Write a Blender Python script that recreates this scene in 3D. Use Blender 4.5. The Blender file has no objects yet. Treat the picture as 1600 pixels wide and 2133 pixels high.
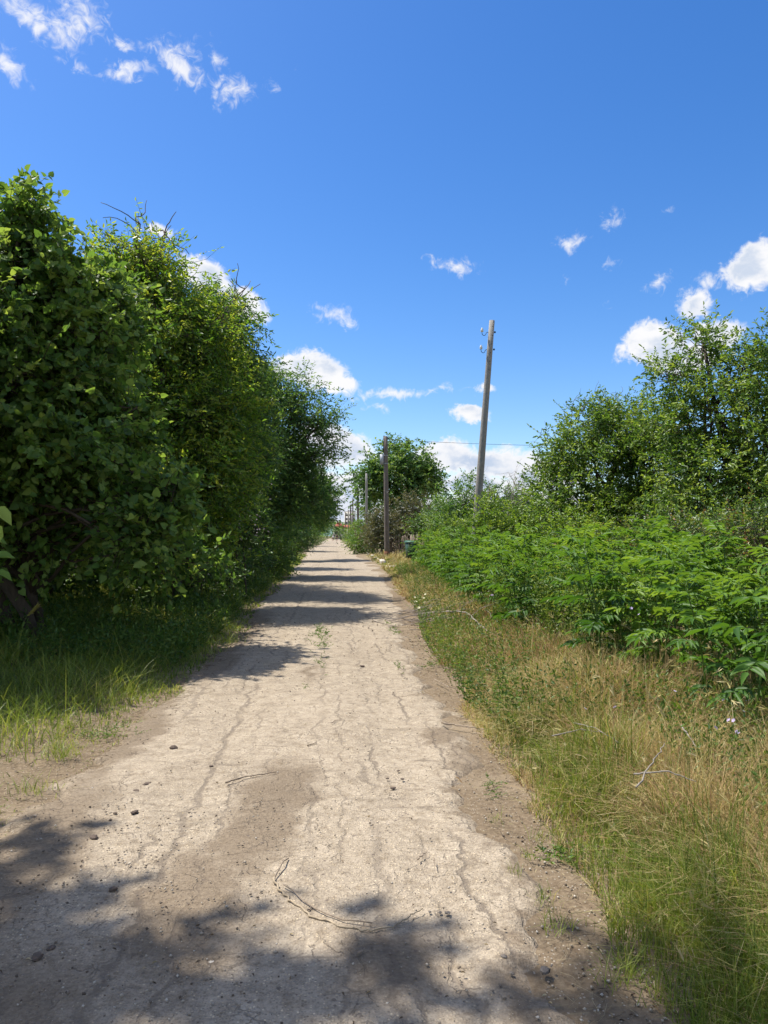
import bpy, math, random
import numpy as np
from mathutils import Vector, Euler

R = math.radians
sc = bpy.context.scene
COL = sc.collection

# ------------------------------------------------------------------ camera
FPX, CX, CY = 1551.0, 800.0, 1066.5          # focal length and centre in photo pixels
HZ, VPX = 1115.0, 697.0                      # horizon row and vanishing column of the lane
EYE = 1.6
cam_d = bpy.data.cameras.new('camera')
cam = bpy.data.objects.new('camera', cam_d)
COL.objects.link(cam)
cam_d.sensor_fit = 'VERTICAL'
cam_d.sensor_height = 36.0
cam_d.lens = 36.0 * FPX / 2133.0
cam_d.clip_start = 0.05
cam_d.clip_end = 6000
cam.location = (0, 0, EYE)
cam.rotation_euler = (R(90) + math.atan((HZ - CY) / FPX), 0, -math.atan((CX - VPX) / FPX))
sc.camera = cam
CM = cam.rotation_euler.to_matrix()

def ray(px, py):
    return (CM @ Vector(((px - CX) / FPX, (CY - py) / FPX, -1.0))).normalized()

def at(px, py, Y):
    d = ray(px, py)
    t = Y / d.y
    return np.array([d.x * t, Y, EYE + d.z * t])

def azel(px, py):
    d = ray(px, py)
    return math.atan2(d.x, d.y), math.asin(d.z)

# ------------------------------------------------------------------ render settings
sc.render.engine = 'CYCLES'
cy = sc.cycles
cy.use_denoising = True
cy.denoiser = 'OPENIMAGEDENOISE'
cy.denoising_input_passes = 'RGB_ALBEDO_NORMAL'
cy.max_bounces = 6
cy.diffuse_bounces = 3
cy.glossy_bounces = 2
cy.transmission_bounces = 4
cy.transparent_max_bounces = 4
cy.caustics_reflective = False
cy.caustics_refractive = False
cy.use_adaptive_sampling = True
cy.adaptive_threshold = 0.02
sc.view_settings.view_transform = 'Standard'
sc.view_settings.look = 'None'
sc.view_settings.exposure = 0.7
sc.view_settings.gamma = 1.0

# ------------------------------------------------------------------ node helper
def nd(nt, typ, ins=None, **props):
    n = nt.nodes.new(typ)
    for k, v in props.items():
        setattr(n, k, v)
    for k, v in (ins or {}).items():
        s = n.inputs[k]
        if isinstance(v, bpy.types.NodeSocket):
            nt.links.new(v, s)
        else:
            s.default_value = v
    return n

def math_n(nt, op, a, b=None, c=None, clamp=False):
    ins = {0: a}
    if b is not None: ins[1] = b
    if c is not None: ins[2] = c
    return nd(nt, 'ShaderNodeMath', ins, operation=op, use_clamp=clamp).outputs[0]

def ramp_n(nt, fac, stops, interp='LINEAR'):
    n = nd(nt, 'ShaderNodeValToRGB', {0: fac})
    cr = n.color_ramp
    cr.interpolation = interp
    while len(cr.elements) < len(stops):
        cr.elements.new(0.5)
    for e, (p, c) in zip(cr.elements, stops):
        e.position = p
        e.color = (c[0], c[1], c[2], 1)
    return n.outputs[0]

def mixc(nt, fac, a, b, blend='MIX'):
    n = nt.nodes.new('ShaderNodeMix')
    n.data_type = 'RGBA'
    n.blend_type = blend
    for s, v in ((n.inputs[0], fac), (n.inputs[6], a), (n.inputs[7], b)):
        if isinstance(v, bpy.types.NodeSocket): nt.links.new(v, s)
        elif isinstance(v, (tuple, list)): s.default_value = (v[0], v[1], v[2], 1)
        else: s.default_value = v
    return n.outputs[2]

def smooth(nt, v, lo, hi, a=0.0, b=1.0):
    return nd(nt, 'ShaderNodeMapRange', {0: v, 1: lo, 2: hi, 3: a, 4: b}, interpolation_type='SMOOTHSTEP').outputs[0]

# ------------------------------------------------------------------ sun and sky
SUN_EL = R(62)
SUN_H = Vector((-0.906, 0.423))              # towards the sun: left and a little ahead
to_sun = Vector((SUN_H.x * math.cos(SUN_EL), SUN_H.y * math.cos(SUN_EL), math.sin(SUN_EL))).normalized()
ld = bpy.data.lights.new('sun', 'SUN')
ld.energy = 4.6
ld.angle = R(0.53)
ld.color = (1.0, 0.955, 0.885)
lo = bpy.data.objects.new('sun', ld)
COL.objects.link(lo)
lo.location = (-30, 20, 60)
lo.rotation_euler = to_sun.to_track_quat('Z', 'Y').to_euler()

world = bpy.data.worlds.new('World')
sc.world = world
world.use_nodes = True
wt = world.node_tree
wt.nodes.clear()
sky = nd(wt, 'ShaderNodeTexSky', sky_type='NISHITA', sun_disc=False, sun_elevation=SUN_EL,
         sun_rotation=math.atan2(SUN_H.x, SUN_H.y), altitude=150, air_density=1.0, dust_density=0.6, ozone_density=3.0)
hs = nd(wt, 'ShaderNodeHueSaturation', {'Hue': 0.508, 'Saturation': 1.33, 'Value': 1.0, 'Color': sky.outputs[0]})
bg_sky = nd(wt, 'ShaderNodeBackground', {'Color': hs.outputs[0], 'Strength': 0.116})

tc = nd(wt, 'ShaderNodeTexCoord')
DIR = tc.outputs['Generated']
sep = nd(wt, 'ShaderNodeSeparateXYZ', {0: DIR})
az = math_n(wt, 'ARCTAN2', sep.outputs[0], sep.outputs[1])
el = math_n(wt, 'ARCSINE', sep.outputs[2])
n1 = nd(wt, 'ShaderNodeTexNoise', {'Vector': DIR, 'Scale': 24.0, 'Detail': 7.0, 'Roughness': 0.62, 'Distortion': 0.3})
n2 = nd(wt, 'ShaderNodeTexNoise', {'Vector': DIR, 'Scale': 70.0, 'Detail': 5.0, 'Roughness': 0.6, 'Distortion': 1.2})
wc = nd(wt, 'ShaderNodeVectorMath', {0: n1.outputs['Color'], 1: (0.5, 0.5, 0.5)}, operation='SUBTRACT')
wc = nd(wt, 'ShaderNodeVectorMath', {0: wc.outputs[0], 'Scale': 0.035}, operation='SCALE')
ae = nd(wt, 'ShaderNodeCombineXYZ', {0: az, 1: el, 2: 0.0})
aew = nd(wt, 'ShaderNodeVectorMath', {0: ae.outputs[0], 1: wc.outputs[0]}, operation='ADD').outputs[0]
aew = nd(wt, 'ShaderNodeVectorMath', {0: aew, 1: (1, 1, 0)}, operation='MULTIPLY').outputs[0]

def cloud_group(blobs):
    acc = None
    for (px, py, rx, ry, rot, w) in blobs:
        a, e = azel(px, py)
        ra = rx / FPX / math.cos(e)
        re_ = ry / FPX
        m = nd(wt, 'ShaderNodeMapping', {'Vector': aew, 'Location': (a, e, 0), 'Rotation': (0, 0, R(rot)), 'Scale': (ra, re_, 1)}, vector_type='TEXTURE')
        ln = nd(wt, 'ShaderNodeVectorMath', {0: m.outputs[0]}, operation='LENGTH').outputs['Value']
        v = math_n(wt, 'MULTIPLY_ADD', ln, -w, w)
        acc = v if acc is None else math_n(wt, 'MAXIMUM', acc, v)
    return acc

solid = cloud_group([
    (430, 580, 75, 45, -25, 1), (500, 630, 75, 40, -20, 1),
    (600, 765, 60, 32, 10, 1), (665, 775, 85, 50, -20, 1), (700, 805, 60, 30, 0, .9),
    (690, 930, 120, 50, -12, 1), (730, 925, 80, 40, -25, 1), (640, 1000, 120, 40, 0, .8), (720, 1010, 90, 50, 0, .8),
    (930, 955, 100, 45, 0, 1), (1040, 965, 120, 42, 0, 1), (1140, 985, 130, 45, 0, .9), (980, 1010, 220, 30, 0, .8), (720, 1062, 170, 42, 0, .95), (1010, 1052, 320, 36, 0, .85),
    (985, 860, 50, 26, -8, .85), (1010, 811, 30, 14, 0, .7),
    (1355, 712, 75, 50, 0, 1.05), (1420, 745, 80, 40, 0, 1), (1500, 692, 55, 35, 0, .9),
    (1565, 560, 70, 55, 20, 1), (1600, 545, 50, 40, 0, 1), (1440, 638, 55, 36, 20, .75),
    (325, 482, 45, 20, 0, .7)])
wisp = cloud_group([
    (70, 40, 85, 40, -25, 1), (165, 40, 70, 60, 30, 1), (125, 60, 70, 38, -10, .9),
    (15, 125, 60, 34, -25, 1), (255, 87, 40, 15, -5, .8), (175, 135, 24, 20, 0, .7), (262, 146, 80, 24, 8, .9),
    (375, 138, 80, 48, -22, 1.1), (455, 118, 22, 34, 20, .75), (485, 188, 70, 36, 10, .9), (572, 178, 40, 22, -15, .55),
    (695, 655, 75, 34, -5, .95), (728, 675, 28, 34, 0, .8), (945, 554, 75, 28, -8, 1), (1192, 501, 48, 22, 0, .95), (1275, 460, 36, 36, -30, .8),
    (1265, 551, 34, 24, 10, .5), (1370, 590, 46, 26, 15, .85), (1183, 583, 20, 20, 0, .4), (1480, 585, 42, 28, 0, .9),
    (1390, 437, 40, 14, 10, .42), (395, 95, 40, 28, -30, .5), (615, 148, 20, 14, 0, .35), (1265, 630, 22, 16, 0, .35),
    (820, 822, 140, 19, 4, 1.0), (910, 812, 70, 12, 4, .7), (790, 855, 48, 15, -15, .8)])
na = math_n(wt, 'SUBTRACT', n1.outputs[0], 0.5)
nb = math_n(wt, 'SUBTRACT', n2.outputs[0], 0.5)
ns = math_n(wt, 'ADD', math_n(wt, 'MULTIPLY', na, 0.95), math_n(wt, 'MULTIPLY', nb, 0.62))
nw = math_n(wt, 'ADD', math_n(wt, 'MULTIPLY', na, 1.1), math_n(wt, 'MULTIPLY', nb, 1.5))
sd = math_n(wt, 'ADD', solid, ns)
wd = math_n(wt, 'ADD', wisp, nw)
sa = smooth(wt, sd, 0.08, 0.46)
wa = math_n(wt, 'MULTIPLY', smooth(wt, wd, 0.28, 1.2), 0.9)
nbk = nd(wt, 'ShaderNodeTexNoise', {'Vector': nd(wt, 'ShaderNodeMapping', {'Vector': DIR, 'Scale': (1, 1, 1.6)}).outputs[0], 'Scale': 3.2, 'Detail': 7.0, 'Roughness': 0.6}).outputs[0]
rest = math_n(wt, 'MULTIPLY', smooth(wt, sep.outputs[1], 0.55, 0.30), smooth(wt, el, 0.02, 0.10))   # unseen sky round and behind the viewer, where clouds are added for whiter fill
fill_clouds = math_n(wt, 'MULTIPLY', smooth(wt, nbk, 0.45, 0.58), rest)
alpha = math_n(wt, 'MAXIMUM', math_n(wt, 'MAXIMUM', sa, wa), fill_clouds)
n3 = nd(wt, 'ShaderNodeTexNoise', {'Vector': nd(wt, 'ShaderNodeMapping', {'Vector': DIR, 'Location': (0.01, 0, 0.018), 'Scale': (1, 1, 1.7)}).outputs[0], 'Scale': 22.0, 'Detail': 5.0, 'Roughness': 0.55})
lowm = smooth(wt, el, 0.01, 0.16, 0.42, 0.0)
shd = math_n(wt, 'ADD', smooth(wt, n3.outputs[0], 0.38, 0.64, 0.0, 0.7), lowm)
shd = math_n(wt, 'MULTIPLY', shd, smooth(wt, sd, 0.25, 0.7))
ccol = mixc(wt, shd, (0.98, 0.98, 1.0), (0.48, 0.60, 0.80))
bg_cl = nd(wt, 'ShaderNodeBackground', {'Color': ccol, 'Strength': 0.62})
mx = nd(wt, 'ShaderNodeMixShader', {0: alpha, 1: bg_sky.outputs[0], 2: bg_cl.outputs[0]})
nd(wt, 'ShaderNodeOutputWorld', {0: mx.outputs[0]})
world.cycles.sampling_method = 'MANUAL'
world.cycles.sample_map_resolution = 512

# ------------------------------------------------------------------ numpy helpers
rng = np.random.default_rng(7)

def rnd(*s):
    return rng.random(s)

def hash2(ix, iy, seed):
    h = (ix.astype(np.int64) * 374761393 + iy.astype(np.int64) * 668265263 + seed * 974711) & 0xffffffff
    h = ((h ^ (h >> 13)) * 1274126177) & 0xffffffff
    return ((h ^ (h >> 16)) & 0xffff) / 65535.0

def vn(x, y, seed=0):
    x = np.asarray(x, float); y = np.asarray(y, float)
    ix = np.floor(x); iy = np.floor(y)
    fx = x - ix; fy = y - iy
    fx = fx * fx * (3 - 2 * fx); fy = fy * fy * (3 - 2 * fy)
    a = hash2(ix, iy, seed); b = hash2(ix + 1, iy, seed)
    c = hash2(ix, iy + 1, seed); d = hash2(ix + 1, iy + 1, seed)
    return (a * (1 - fx) + b * fx) * (1 - fy) + (c * (1 - fx) + d * fx) * fy

def sstep(x, a, b):
    t = np.clip((np.asarray(x, float) - a) / (b - a), 0, 1)
    return t * t * (3 - 2 * t)

def unit(v):
    return v / np.maximum(np.linalg.norm(v, axis=-1, keepdims=True), 1e-9)

def rdir(n):
    return unit(rng.normal(size=(n, 3)))

class MB:
    """collects geometry and links it as one mesh object"""
    def __init__(self):
        self.v = []; self.f = []; self.t = []; self.n = 0
    def add(self, verts, faces, tint=0.5):
        verts = np.asarray(verts, float).reshape(-1, 3)
        self.v.append(verts)
        self.t.append(np.broadcast_to(np.asarray(tint, float), (len(verts),)).copy())
        if not isinstance(faces, list): faces = [faces]
        for f in faces:
            f = np.asarray(f, int)
            if f.ndim == 1: f = f[None]
            self.f.append(f + self.n)
        self.n += len(verts)
    def box(self, c, s, rz=0.0, tint=0.5):
        x, y, z = s[0] / 2, s[1] / 2, s[2] / 2
        p = np.array([[-x, -y, -z], [x, -y, -z], [x, y, -z], [-x, y, -z], [-x, -y, z], [x, -y, z], [x, y, z], [-x, y, z]])
        ca, sa_ = math.cos(rz), math.sin(rz)
        p = np.stack([p[:, 0] * ca - p[:, 1] * sa_, p[:, 0] * sa_ + p[:, 1] * ca, p[:, 2]], 1) + np.array(c)
        self.add(p, [[0, 3, 2, 1], [4, 5, 6, 7], [0, 1, 5, 4], [1, 2, 6, 5], [2, 3, 7, 6], [3, 0, 4, 7]], tint)
    def tube(self, pts, rad, n=8, cap=True, tint=0.5):
        pts = np.asarray(pts, float); m = len(pts)
        rad = np.broadcast_to(np.asarray(rad, float), (m,))
        tg = unit(np.gradient(pts, axis=0))
        ref = np.array([0, 0, 1.0]) if abs(tg[0][2]) < 0.9 else np.array([1.0, 0, 0])
        a = np.cross(tg, ref)
        a = unit(a); b = np.cross(tg, a)
        th = np.arange(n) * 2 * math.pi / n
        ring = a[:, None, :] * np.cos(th)[None, :, None] + b[:, None, :] * np.sin(th)[None, :, None]
        V = pts[:, None, :] + ring * rad[:, None, None]
        i = np.arange(m - 1)[:, None] * n; j = np.arange(n)[None, :]; k = (j + 1) % n
        F = np.stack([i + j, i + n + j, i + n + k, i + k], -1).reshape(-1, 4)
        fs = [F]
        if cap:
            fs.append(np.array([list(range(n))])); fs.append(np.array([list(range((m - 1) * n, m * n))[::-1]]))
        self.add(V.reshape(-1, 3), fs, tint)
    def lathe(self, c, prof, n=16, tint=0.5):
        prof = np.asarray(prof, float)
        pts = np.array([[c[0], c[1], c[2] + z] for r, z in prof]); m = len(prof)
        th = np.arange(n) * 2 * math.pi / n
        V = np.stack([pts[:, None, 0] + prof[:, 0, None] * np.cos(th), pts[:, None, 1] + prof[:, 0, None] * np.sin(th), np.repeat(pts[:, 2:3], n, 1)], -1)
        i = np.arange(m - 1)[:, None] * n; j = np.arange(n)[None, :]; k = (j + 1) % n
        F = np.stack([i + j, i + k, i + n + k, i + n + j], -1).reshape(-1, 4)
        self.add(V.reshape(-1, 3), [F, np.array([list(range(n))[::-1]]), np.array([list(range((m - 1) * n, m * n))])], tint)
    def mesh(self, name, mat=None, smooth_=False):
        me = bpy.data.meshes.new(name)
        V = np.concatenate(self.v); T = np.concatenate(self.t)
        me.vertices.add(len(V)); me.vertices.foreach_set('co', V.astype(np.float32).ravel())
        loops = np.concatenate([f.ravel() for f in self.f])
        sizes = np.concatenate([np.full(len(f), f.shape[1]) for f in self.f])
        me.loops.add(len(loops)); me.loops.foreach_set('vertex_index', loops.astype(np.int32))
        me.polygons.add(len(sizes))
        st = np.concatenate([[0], np.cumsum(sizes)[:-1]])
        me.polygons.foreach_set('loop_start', st.astype(np.int32))
        me.polygons.foreach_set('loop_total', sizes.astype(np.int32))
        if smooth_: me.polygons.foreach_set('use_smooth', np.ones(len(sizes), bool))
        at_ = me.attributes.new('tint', 'FLOAT', 'POINT')
        at_.data.foreach_set('value', T.astype(np.float32))
        me.update(calc_edges=True)
        if mat: me.materials.append(mat)
        return me
    def build(self, name, mat, parent=None, smooth_=False, loc=None):
        o = bpy.data.objects.new(name, self.mesh(name, mat, smooth_))
        COL.objects.link(o)
        if loc is not None: o.location = loc
        if parent is not None:
            o.parent = parent
            if loc is None:                                  # geometry given in world coordinates
                off, q = Vector((0, 0, 0)), parent
                while q is not None: off += q.location; q = q.parent
                o.location = -off
        return o

def tag(o, label=None, cat=None, group=None, kind=None):
    if label: o['label'] = label
    if cat: o['category'] = cat
    if group: o['group'] = group
    if kind: o['kind'] = kind
    return o

def thing(name, label, cat, loc, group=None, rz=0.0):
    o = bpy.data.objects.new(name, None)
    COL.objects.link(o)
    o.location = [float(c) for c in loc]; o.rotation_euler = (0, 0, rz)
    o.empty_display_size = 0.2
    return tag(o, label, cat, group)

def copy_tree(o, parent=None):
    c = o.copy(); COL.objects.link(c); c.parent = parent
    for ch in list(o.children): copy_tree(ch, c)
    return c

# ------------------------------------------------------------------ materials
def new_mat(name):
    m = bpy.data.materials.new(name); m.use_nodes = True
    nt = m.node_tree; nt.nodes.clear()
    out = nd(nt, 'ShaderNodeOutputMaterial')
    return m, nt, out

def leaf_mat(name, stops, trans=0.36, rough=0.42, spec=0.4, tgain=(1.9, 1.75, 0.9)):
    m, nt, out = new_mat(name)
    a = nd(nt, 'ShaderNodeAttribute', attribute_name='tint')
    c = ramp_n(nt, a.outputs['Fac'], stops)
    p = nd(nt, 'ShaderNodeBsdfPrincipled', {'Base Color': c, 'Roughness': rough, 'Specular IOR Level': spec})
    tcol = mixc(nt, 1.0, c, tgain, 'MULTIPLY')
    t = nd(nt, 'ShaderNodeBsdfTranslucent', {'Color': tcol})
    s = nd(nt, 'ShaderNodeMixShader', {0: trans, 1: p.outputs[0], 2: t.outputs[0]})
    nt.links.new(s.outputs[0], out.inputs[0])
    return m

def plain(name, col, rough=0.7, var=0.25, scale=8.0, bump=0.2, metal=0.0, spec=0.3, stretch=(1, 1, 1), bscale=None, tint=0.0):
    m, nt, out = new_mat(name)
    t = nd(nt, 'ShaderNodeTexCoord')
    mp = nd(nt, 'ShaderNodeMapping', {'Vector': t.outputs['Object'], 'Scale': stretch}).outputs[0]
    n = nd(nt, 'ShaderNodeTexNoise', {'Vector': mp, 'Scale': scale, 'Detail': 6.0, 'Roughness': 0.6})
    c = ramp_n(nt, n.outputs[0], [(0.25, [x * (1 - var) for x in col]), (0.75, [min(1, x * (1 + var)) for x in col])])
    if tint:
        a = nd(nt, 'ShaderNodeAttribute', attribute_name='tint')
        c = mixc(nt, 1.0, c, ramp_n(nt, a.outputs['Fac'], [(0, (1 - tint,) * 3), (1, (1 + tint,) * 3)]), 'MULTIPLY')
    p = nd(nt, 'ShaderNodeBsdfPrincipled', {'Base Color': c, 'Roughness': rough, 'Metallic': metal, 'Specular IOR Level': spec})
    if bump:
        nb_ = nd(nt, 'ShaderNodeTexNoise', {'Vector': mp, 'Scale': bscale or scale * 5, 'Detail': 4.0})
        b = nd(nt, 'ShaderNodeBump', {'Strength': bump, 'Distance': 0.02, 'Height': nb_.outputs[0]})
        nt.links.new(b.outputs[0], p.inputs['Normal'])
    nt.links.new(p.outputs[0], out.inputs[0])
    return m

M_bark = plain('bark', (0.075, 0.058, 0.043), 0.9, 0.4, 14, 0.6, stretch=(1, 1, 0.25))
M_deadwood = plain('dead_wood', (0.13, 0.11, 0.09), 0.9, 0.3, 20, 0.4)
M_palewood = plain('pale_dead_wood', (0.25, 0.22, 0.18), 0.9, 0.25, 20, 0.3)
M_stick = plain('dry_stick', (0.27, 0.21, 0.15), 0.85, 0.35, 25, 0.4)
M_concrete = plain('pole_concrete', (0.265, 0.25, 0.225), 0.9, 0.22, 9, 0.5, bscale=90)
M_concrete_dk = plain('weathered_pole', (0.15, 0.125, 0.105), 0.9, 0.3, 6, 0.5, stretch=(1, 1, 0.3), bscale=60)
M_iron = plain('dark_iron', (0.03, 0.032, 0.035), 0.55, 0.3, 30, 0.2, metal=0.6)
M_rust = plain('rust_stain', (0.16, 0.07, 0.035), 0.9, 0.3, 20, 0.3)
M_porcelain = plain('porcelain', (0.62, 0.60, 0.54), 0.25, 0.12, 20, 0.0, spec=0.6)
M_boxgrey = plain('box_grey', (0.29, 0.31, 0.33), 0.5, 0.15, 6, 0.1, metal=0.2)
M_wire = plain('wire', (0.05, 0.05, 0.055), 0.5, 0.1, 5, 0.0)
M_binlid = plain('green_bin_lid', (0.04, 0.11, 0.065), 0.5, 0.15, 8, 0.1)
M_bin = plain('green_bin_body', (0.018, 0.052, 0.032), 0.5, 0.15, 8, 0.1)
M_black = plain('black_rubber', (0.012, 0.012, 0.012), 0.7, 0.2, 8, 0.1)
M_picket = plain('weathered_picket', (0.20, 0.155, 0.12), 0.9, 0.35, 7, 0.4, stretch=(1, 1, 0.2), tint=0.5)
M_kerb = plain('pale_kerb_stone', (0.46, 0.41, 0.33), 0.9, 0.22, 9, 0.6)
M_stone = plain('grey_stone', (0.17, 0.145, 0.12), 0.9, 0.35, 18, 0.6)
M_clod = plain('dry_clod', (0.15, 0.112, 0.085), 0.95, 0.35, 25, 0.8)
M_rooftile = plain('red_roof_tile', (0.27, 0.085, 0.05), 0.85, 0.25, 3, 0.3)
M_wallw = plain('pale_wall', (0.55, 0.52, 0.46), 0.9, 0.1, 2, 0.1)
M_glass = plain('window_glass', (0.03, 0.04, 0.05), 0.15, 0.1, 2, 0.0, spec=0.6)
M_skin = plain('skin', (0.42, 0.25, 0.18), 0.6, 0.08, 10, 0.0)
M_hair = plain('dark_hair', (0.02, 0.014, 0.01), 0.6, 0.2, 20, 0.2)
M_white_cl = plain('white_cloth', (0.7, 0.7, 0.7), 0.9, 0.06, 20, 0.1)
M_black_cl = plain('black_cloth', (0.015, 0.015, 0.018), 0.9, 0.2, 20, 0.1)
M_shoe = plain('shoe', (0.06, 0.055, 0.05), 0.7, 0.2, 20, 0.1)

# ------------------------------------------------------------------ the lie of the land
YL = [0, 2.4, 4.2, 6, 7.4, 9, 11, 15, 29, 60, 99, 320]
XL = [-1.75, -1.75, -1.85, -1.72, -1.68, -1.60, -1.48, -1.72, -1.8, -2.3, -3.5, -3.6]
YR = [0, 2.4, 3.2, 4.2, 5.3, 6.8, 8.7, 11.5, 15, 23.6, 31, 45, 60, 320]
XRG = [1.22, 1.2, 1.155, 1.18, 1.25, 1.28, 1.47, 1.5, 1.68, 2.0, 2.26, 2.45, 2.35, 2.0]     # where the right verge grass begins
XRR = [0.92, 0.92, 0.93, 0.93, 1.0, 1.0, 1.05, 1.15, 1.4, 1.85, 2.2, 2.5, 2.45, 2.4]         # right edge of the old asphalt

def xl(y): return np.interp(y, YL, XL) + 0.14 * (vn(np.asarray(y) * 1.3, 0 * np.asarray(y), 3) - 0.5) + 0.10 * (vn(np.asarray(y) * 4.1, 0 * np.asarray(y), 4) - 0.5)
def xrg(y): return np.interp(y, YR, XRG) + 0.16 * (vn(np.asarray(y) * 1.5, 0 * np.asarray(y), 5) - 0.5) + 0.10 * (vn(np.asarray(y) * 5.1, 0 * np.asarray(y), 6) - 0.5)
def xrr(y): return np.interp(y, YR, XRR) + 0.22 * (vn(np.asarray(y) * 1.1, 0 * np.asarray(y), 7) - 0.5) + 0.14 * (vn(np.asarray(y) * 4.7, 0 * np.asarray(y), 8) - 0.5)

def hgt(x, y):
    x = np.asarray(x, float); y = np.asarray(y, float)
    off = sstep(x, 1.2, 2.6) + sstep(-x, 1.8, 3.4)
    far = 1 - sstep(np.hypot(x, y), 150, 400)
    h = 0.10 * sstep(x, 1.1, 3.0) + 0.06 * sstep(-x, 1.8, 3.5)
    h = h + off * far * (0.14 * (vn(x * 0.45, y * 0.45, 11) - 0.5) + 0.06 * (vn(x * 1.6, y * 1.6, 12) - 0.5))
    h = h + 0.012 * (vn(x * 2.0, y * 2.0, 13) - 0.5)
    return h

def grid_mesh(xs, ys, zf, name, mat, extra=None, smooth_=True):
    X, Y = np.meshgrid(xs, ys) if np.ndim(xs) == 1 else (xs, np.repeat(np.asarray(ys)[:, None], xs.shape[1], 1))
    ny, nx = X.shape
    Z = zf(X, Y)
    b = MB()
    i = np.arange(ny - 1)[:, None] * nx; j = np.arange(nx - 1)[None, :]
    F = np.stack([i + j, i + j + 1, i + nx + j + 1, i + nx + j], -1).reshape(-1, 4)
    t = extra(X, Y) if extra else 0.5 * np.ones_like(X)
    b.add(np.stack([X, Y, Z], -1).reshape(-1, 3), F, t.ravel())
    return b.build(name, mat, smooth_=smooth_)

def geo(a, b, n): return np.geomspace(a, b, n)

# ground material
def ground_material():
    m, nt, out = new_mat('soil')
    t = nd(nt, 'ShaderNodeTexCoord').outputs['Object']
    big = nd(nt, 'ShaderNodeTexNoise', {'Vector': t, 'Scale': 0.9, 'Detail': 5.0, 'Roughness': 0.65}).outputs[0]
    fine = nd(nt, 'ShaderNodeTexNoise', {'Vector': t, 'Scale': 34.0, 'Detail': 6.0, 'Roughness': 0.7}).outputs[0]
    soil = ramp_n(nt, fine, [(0.3, (0.115, 0.082, 0.052)), (0.55, (0.200, 0.150, 0.096)), (0.75, (0.29, 0.228, 0.155))])
    pale = mixc(nt, smooth(nt, big, 0.45, 0.68), soil, (0.27, 0.21, 0.14))
    litter = nd(nt, 'ShaderNodeTexNoise', {'Vector': nd(nt, 'ShaderNodeMapping', {'Vector': t, 'Scale': (9, 55, 9)}).outputs[0], 'Scale': 1.0, 'Detail': 3.0, 'Distortion': 1.0}).outputs[0]
    c = mixc(nt, math_n(nt, 'MULTIPLY', smooth(nt, litter, 0.60, 0.70), 0.5), pale, (0.30, 0.24, 0.14))
    # away from the lane the ground is a mat of grass roots and moss
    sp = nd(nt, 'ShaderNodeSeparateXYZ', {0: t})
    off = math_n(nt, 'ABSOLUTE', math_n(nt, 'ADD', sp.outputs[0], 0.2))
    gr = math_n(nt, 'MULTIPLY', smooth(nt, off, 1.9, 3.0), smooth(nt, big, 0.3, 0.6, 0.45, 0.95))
    sunny = smooth(nt, sp.outputs[0], -0.5, 0.5)  # picks the dead straw mat right of the lane, greener mat left
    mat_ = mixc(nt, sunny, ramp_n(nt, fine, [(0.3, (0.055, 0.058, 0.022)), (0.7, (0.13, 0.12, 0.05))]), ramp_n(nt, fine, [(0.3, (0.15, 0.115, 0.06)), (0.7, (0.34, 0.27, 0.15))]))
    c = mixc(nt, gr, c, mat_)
    chips = nd(nt, 'ShaderNodeTexVoronoi', {'Vector': t, 'Scale': 75.0, 'Randomness': 1.0})
    cs = nd(nt, 'ShaderNodeSeparateColor', {0: chips.outputs['Color']})
    msk = math_n(nt, 'MULTIPLY', smooth(nt, chips.outputs['Distance'], 0.38, 0.25), math_n(nt, 'GREATER_THAN', cs.outputs[0], 0.86))
    c = mixc(nt, math_n(nt, 'MULTIPLY', msk, math_n(nt, 'SUBTRACT', 1.0, gr)), c, (0.42, 0.36, 0.28))
    p = nd(nt, 'ShaderNodeBsdfPrincipled', {'Base Color': c, 'Roughness': 0.95, 'Specular IOR Level': 0.1})
    hgt_ = math_n(nt, 'ADD', fine, math_n(nt, 'MULTIPLY', msk, 0.5))
    b = nd(nt, 'ShaderNodeBump', {'Strength': 0.7, 'Distance': 0.02, 'Height': hgt_})
    nt.links.new(b.outputs[0], p.inputs['Normal']); nt.links.new(p.outputs[0], out.inputs[0])
    return m

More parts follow.
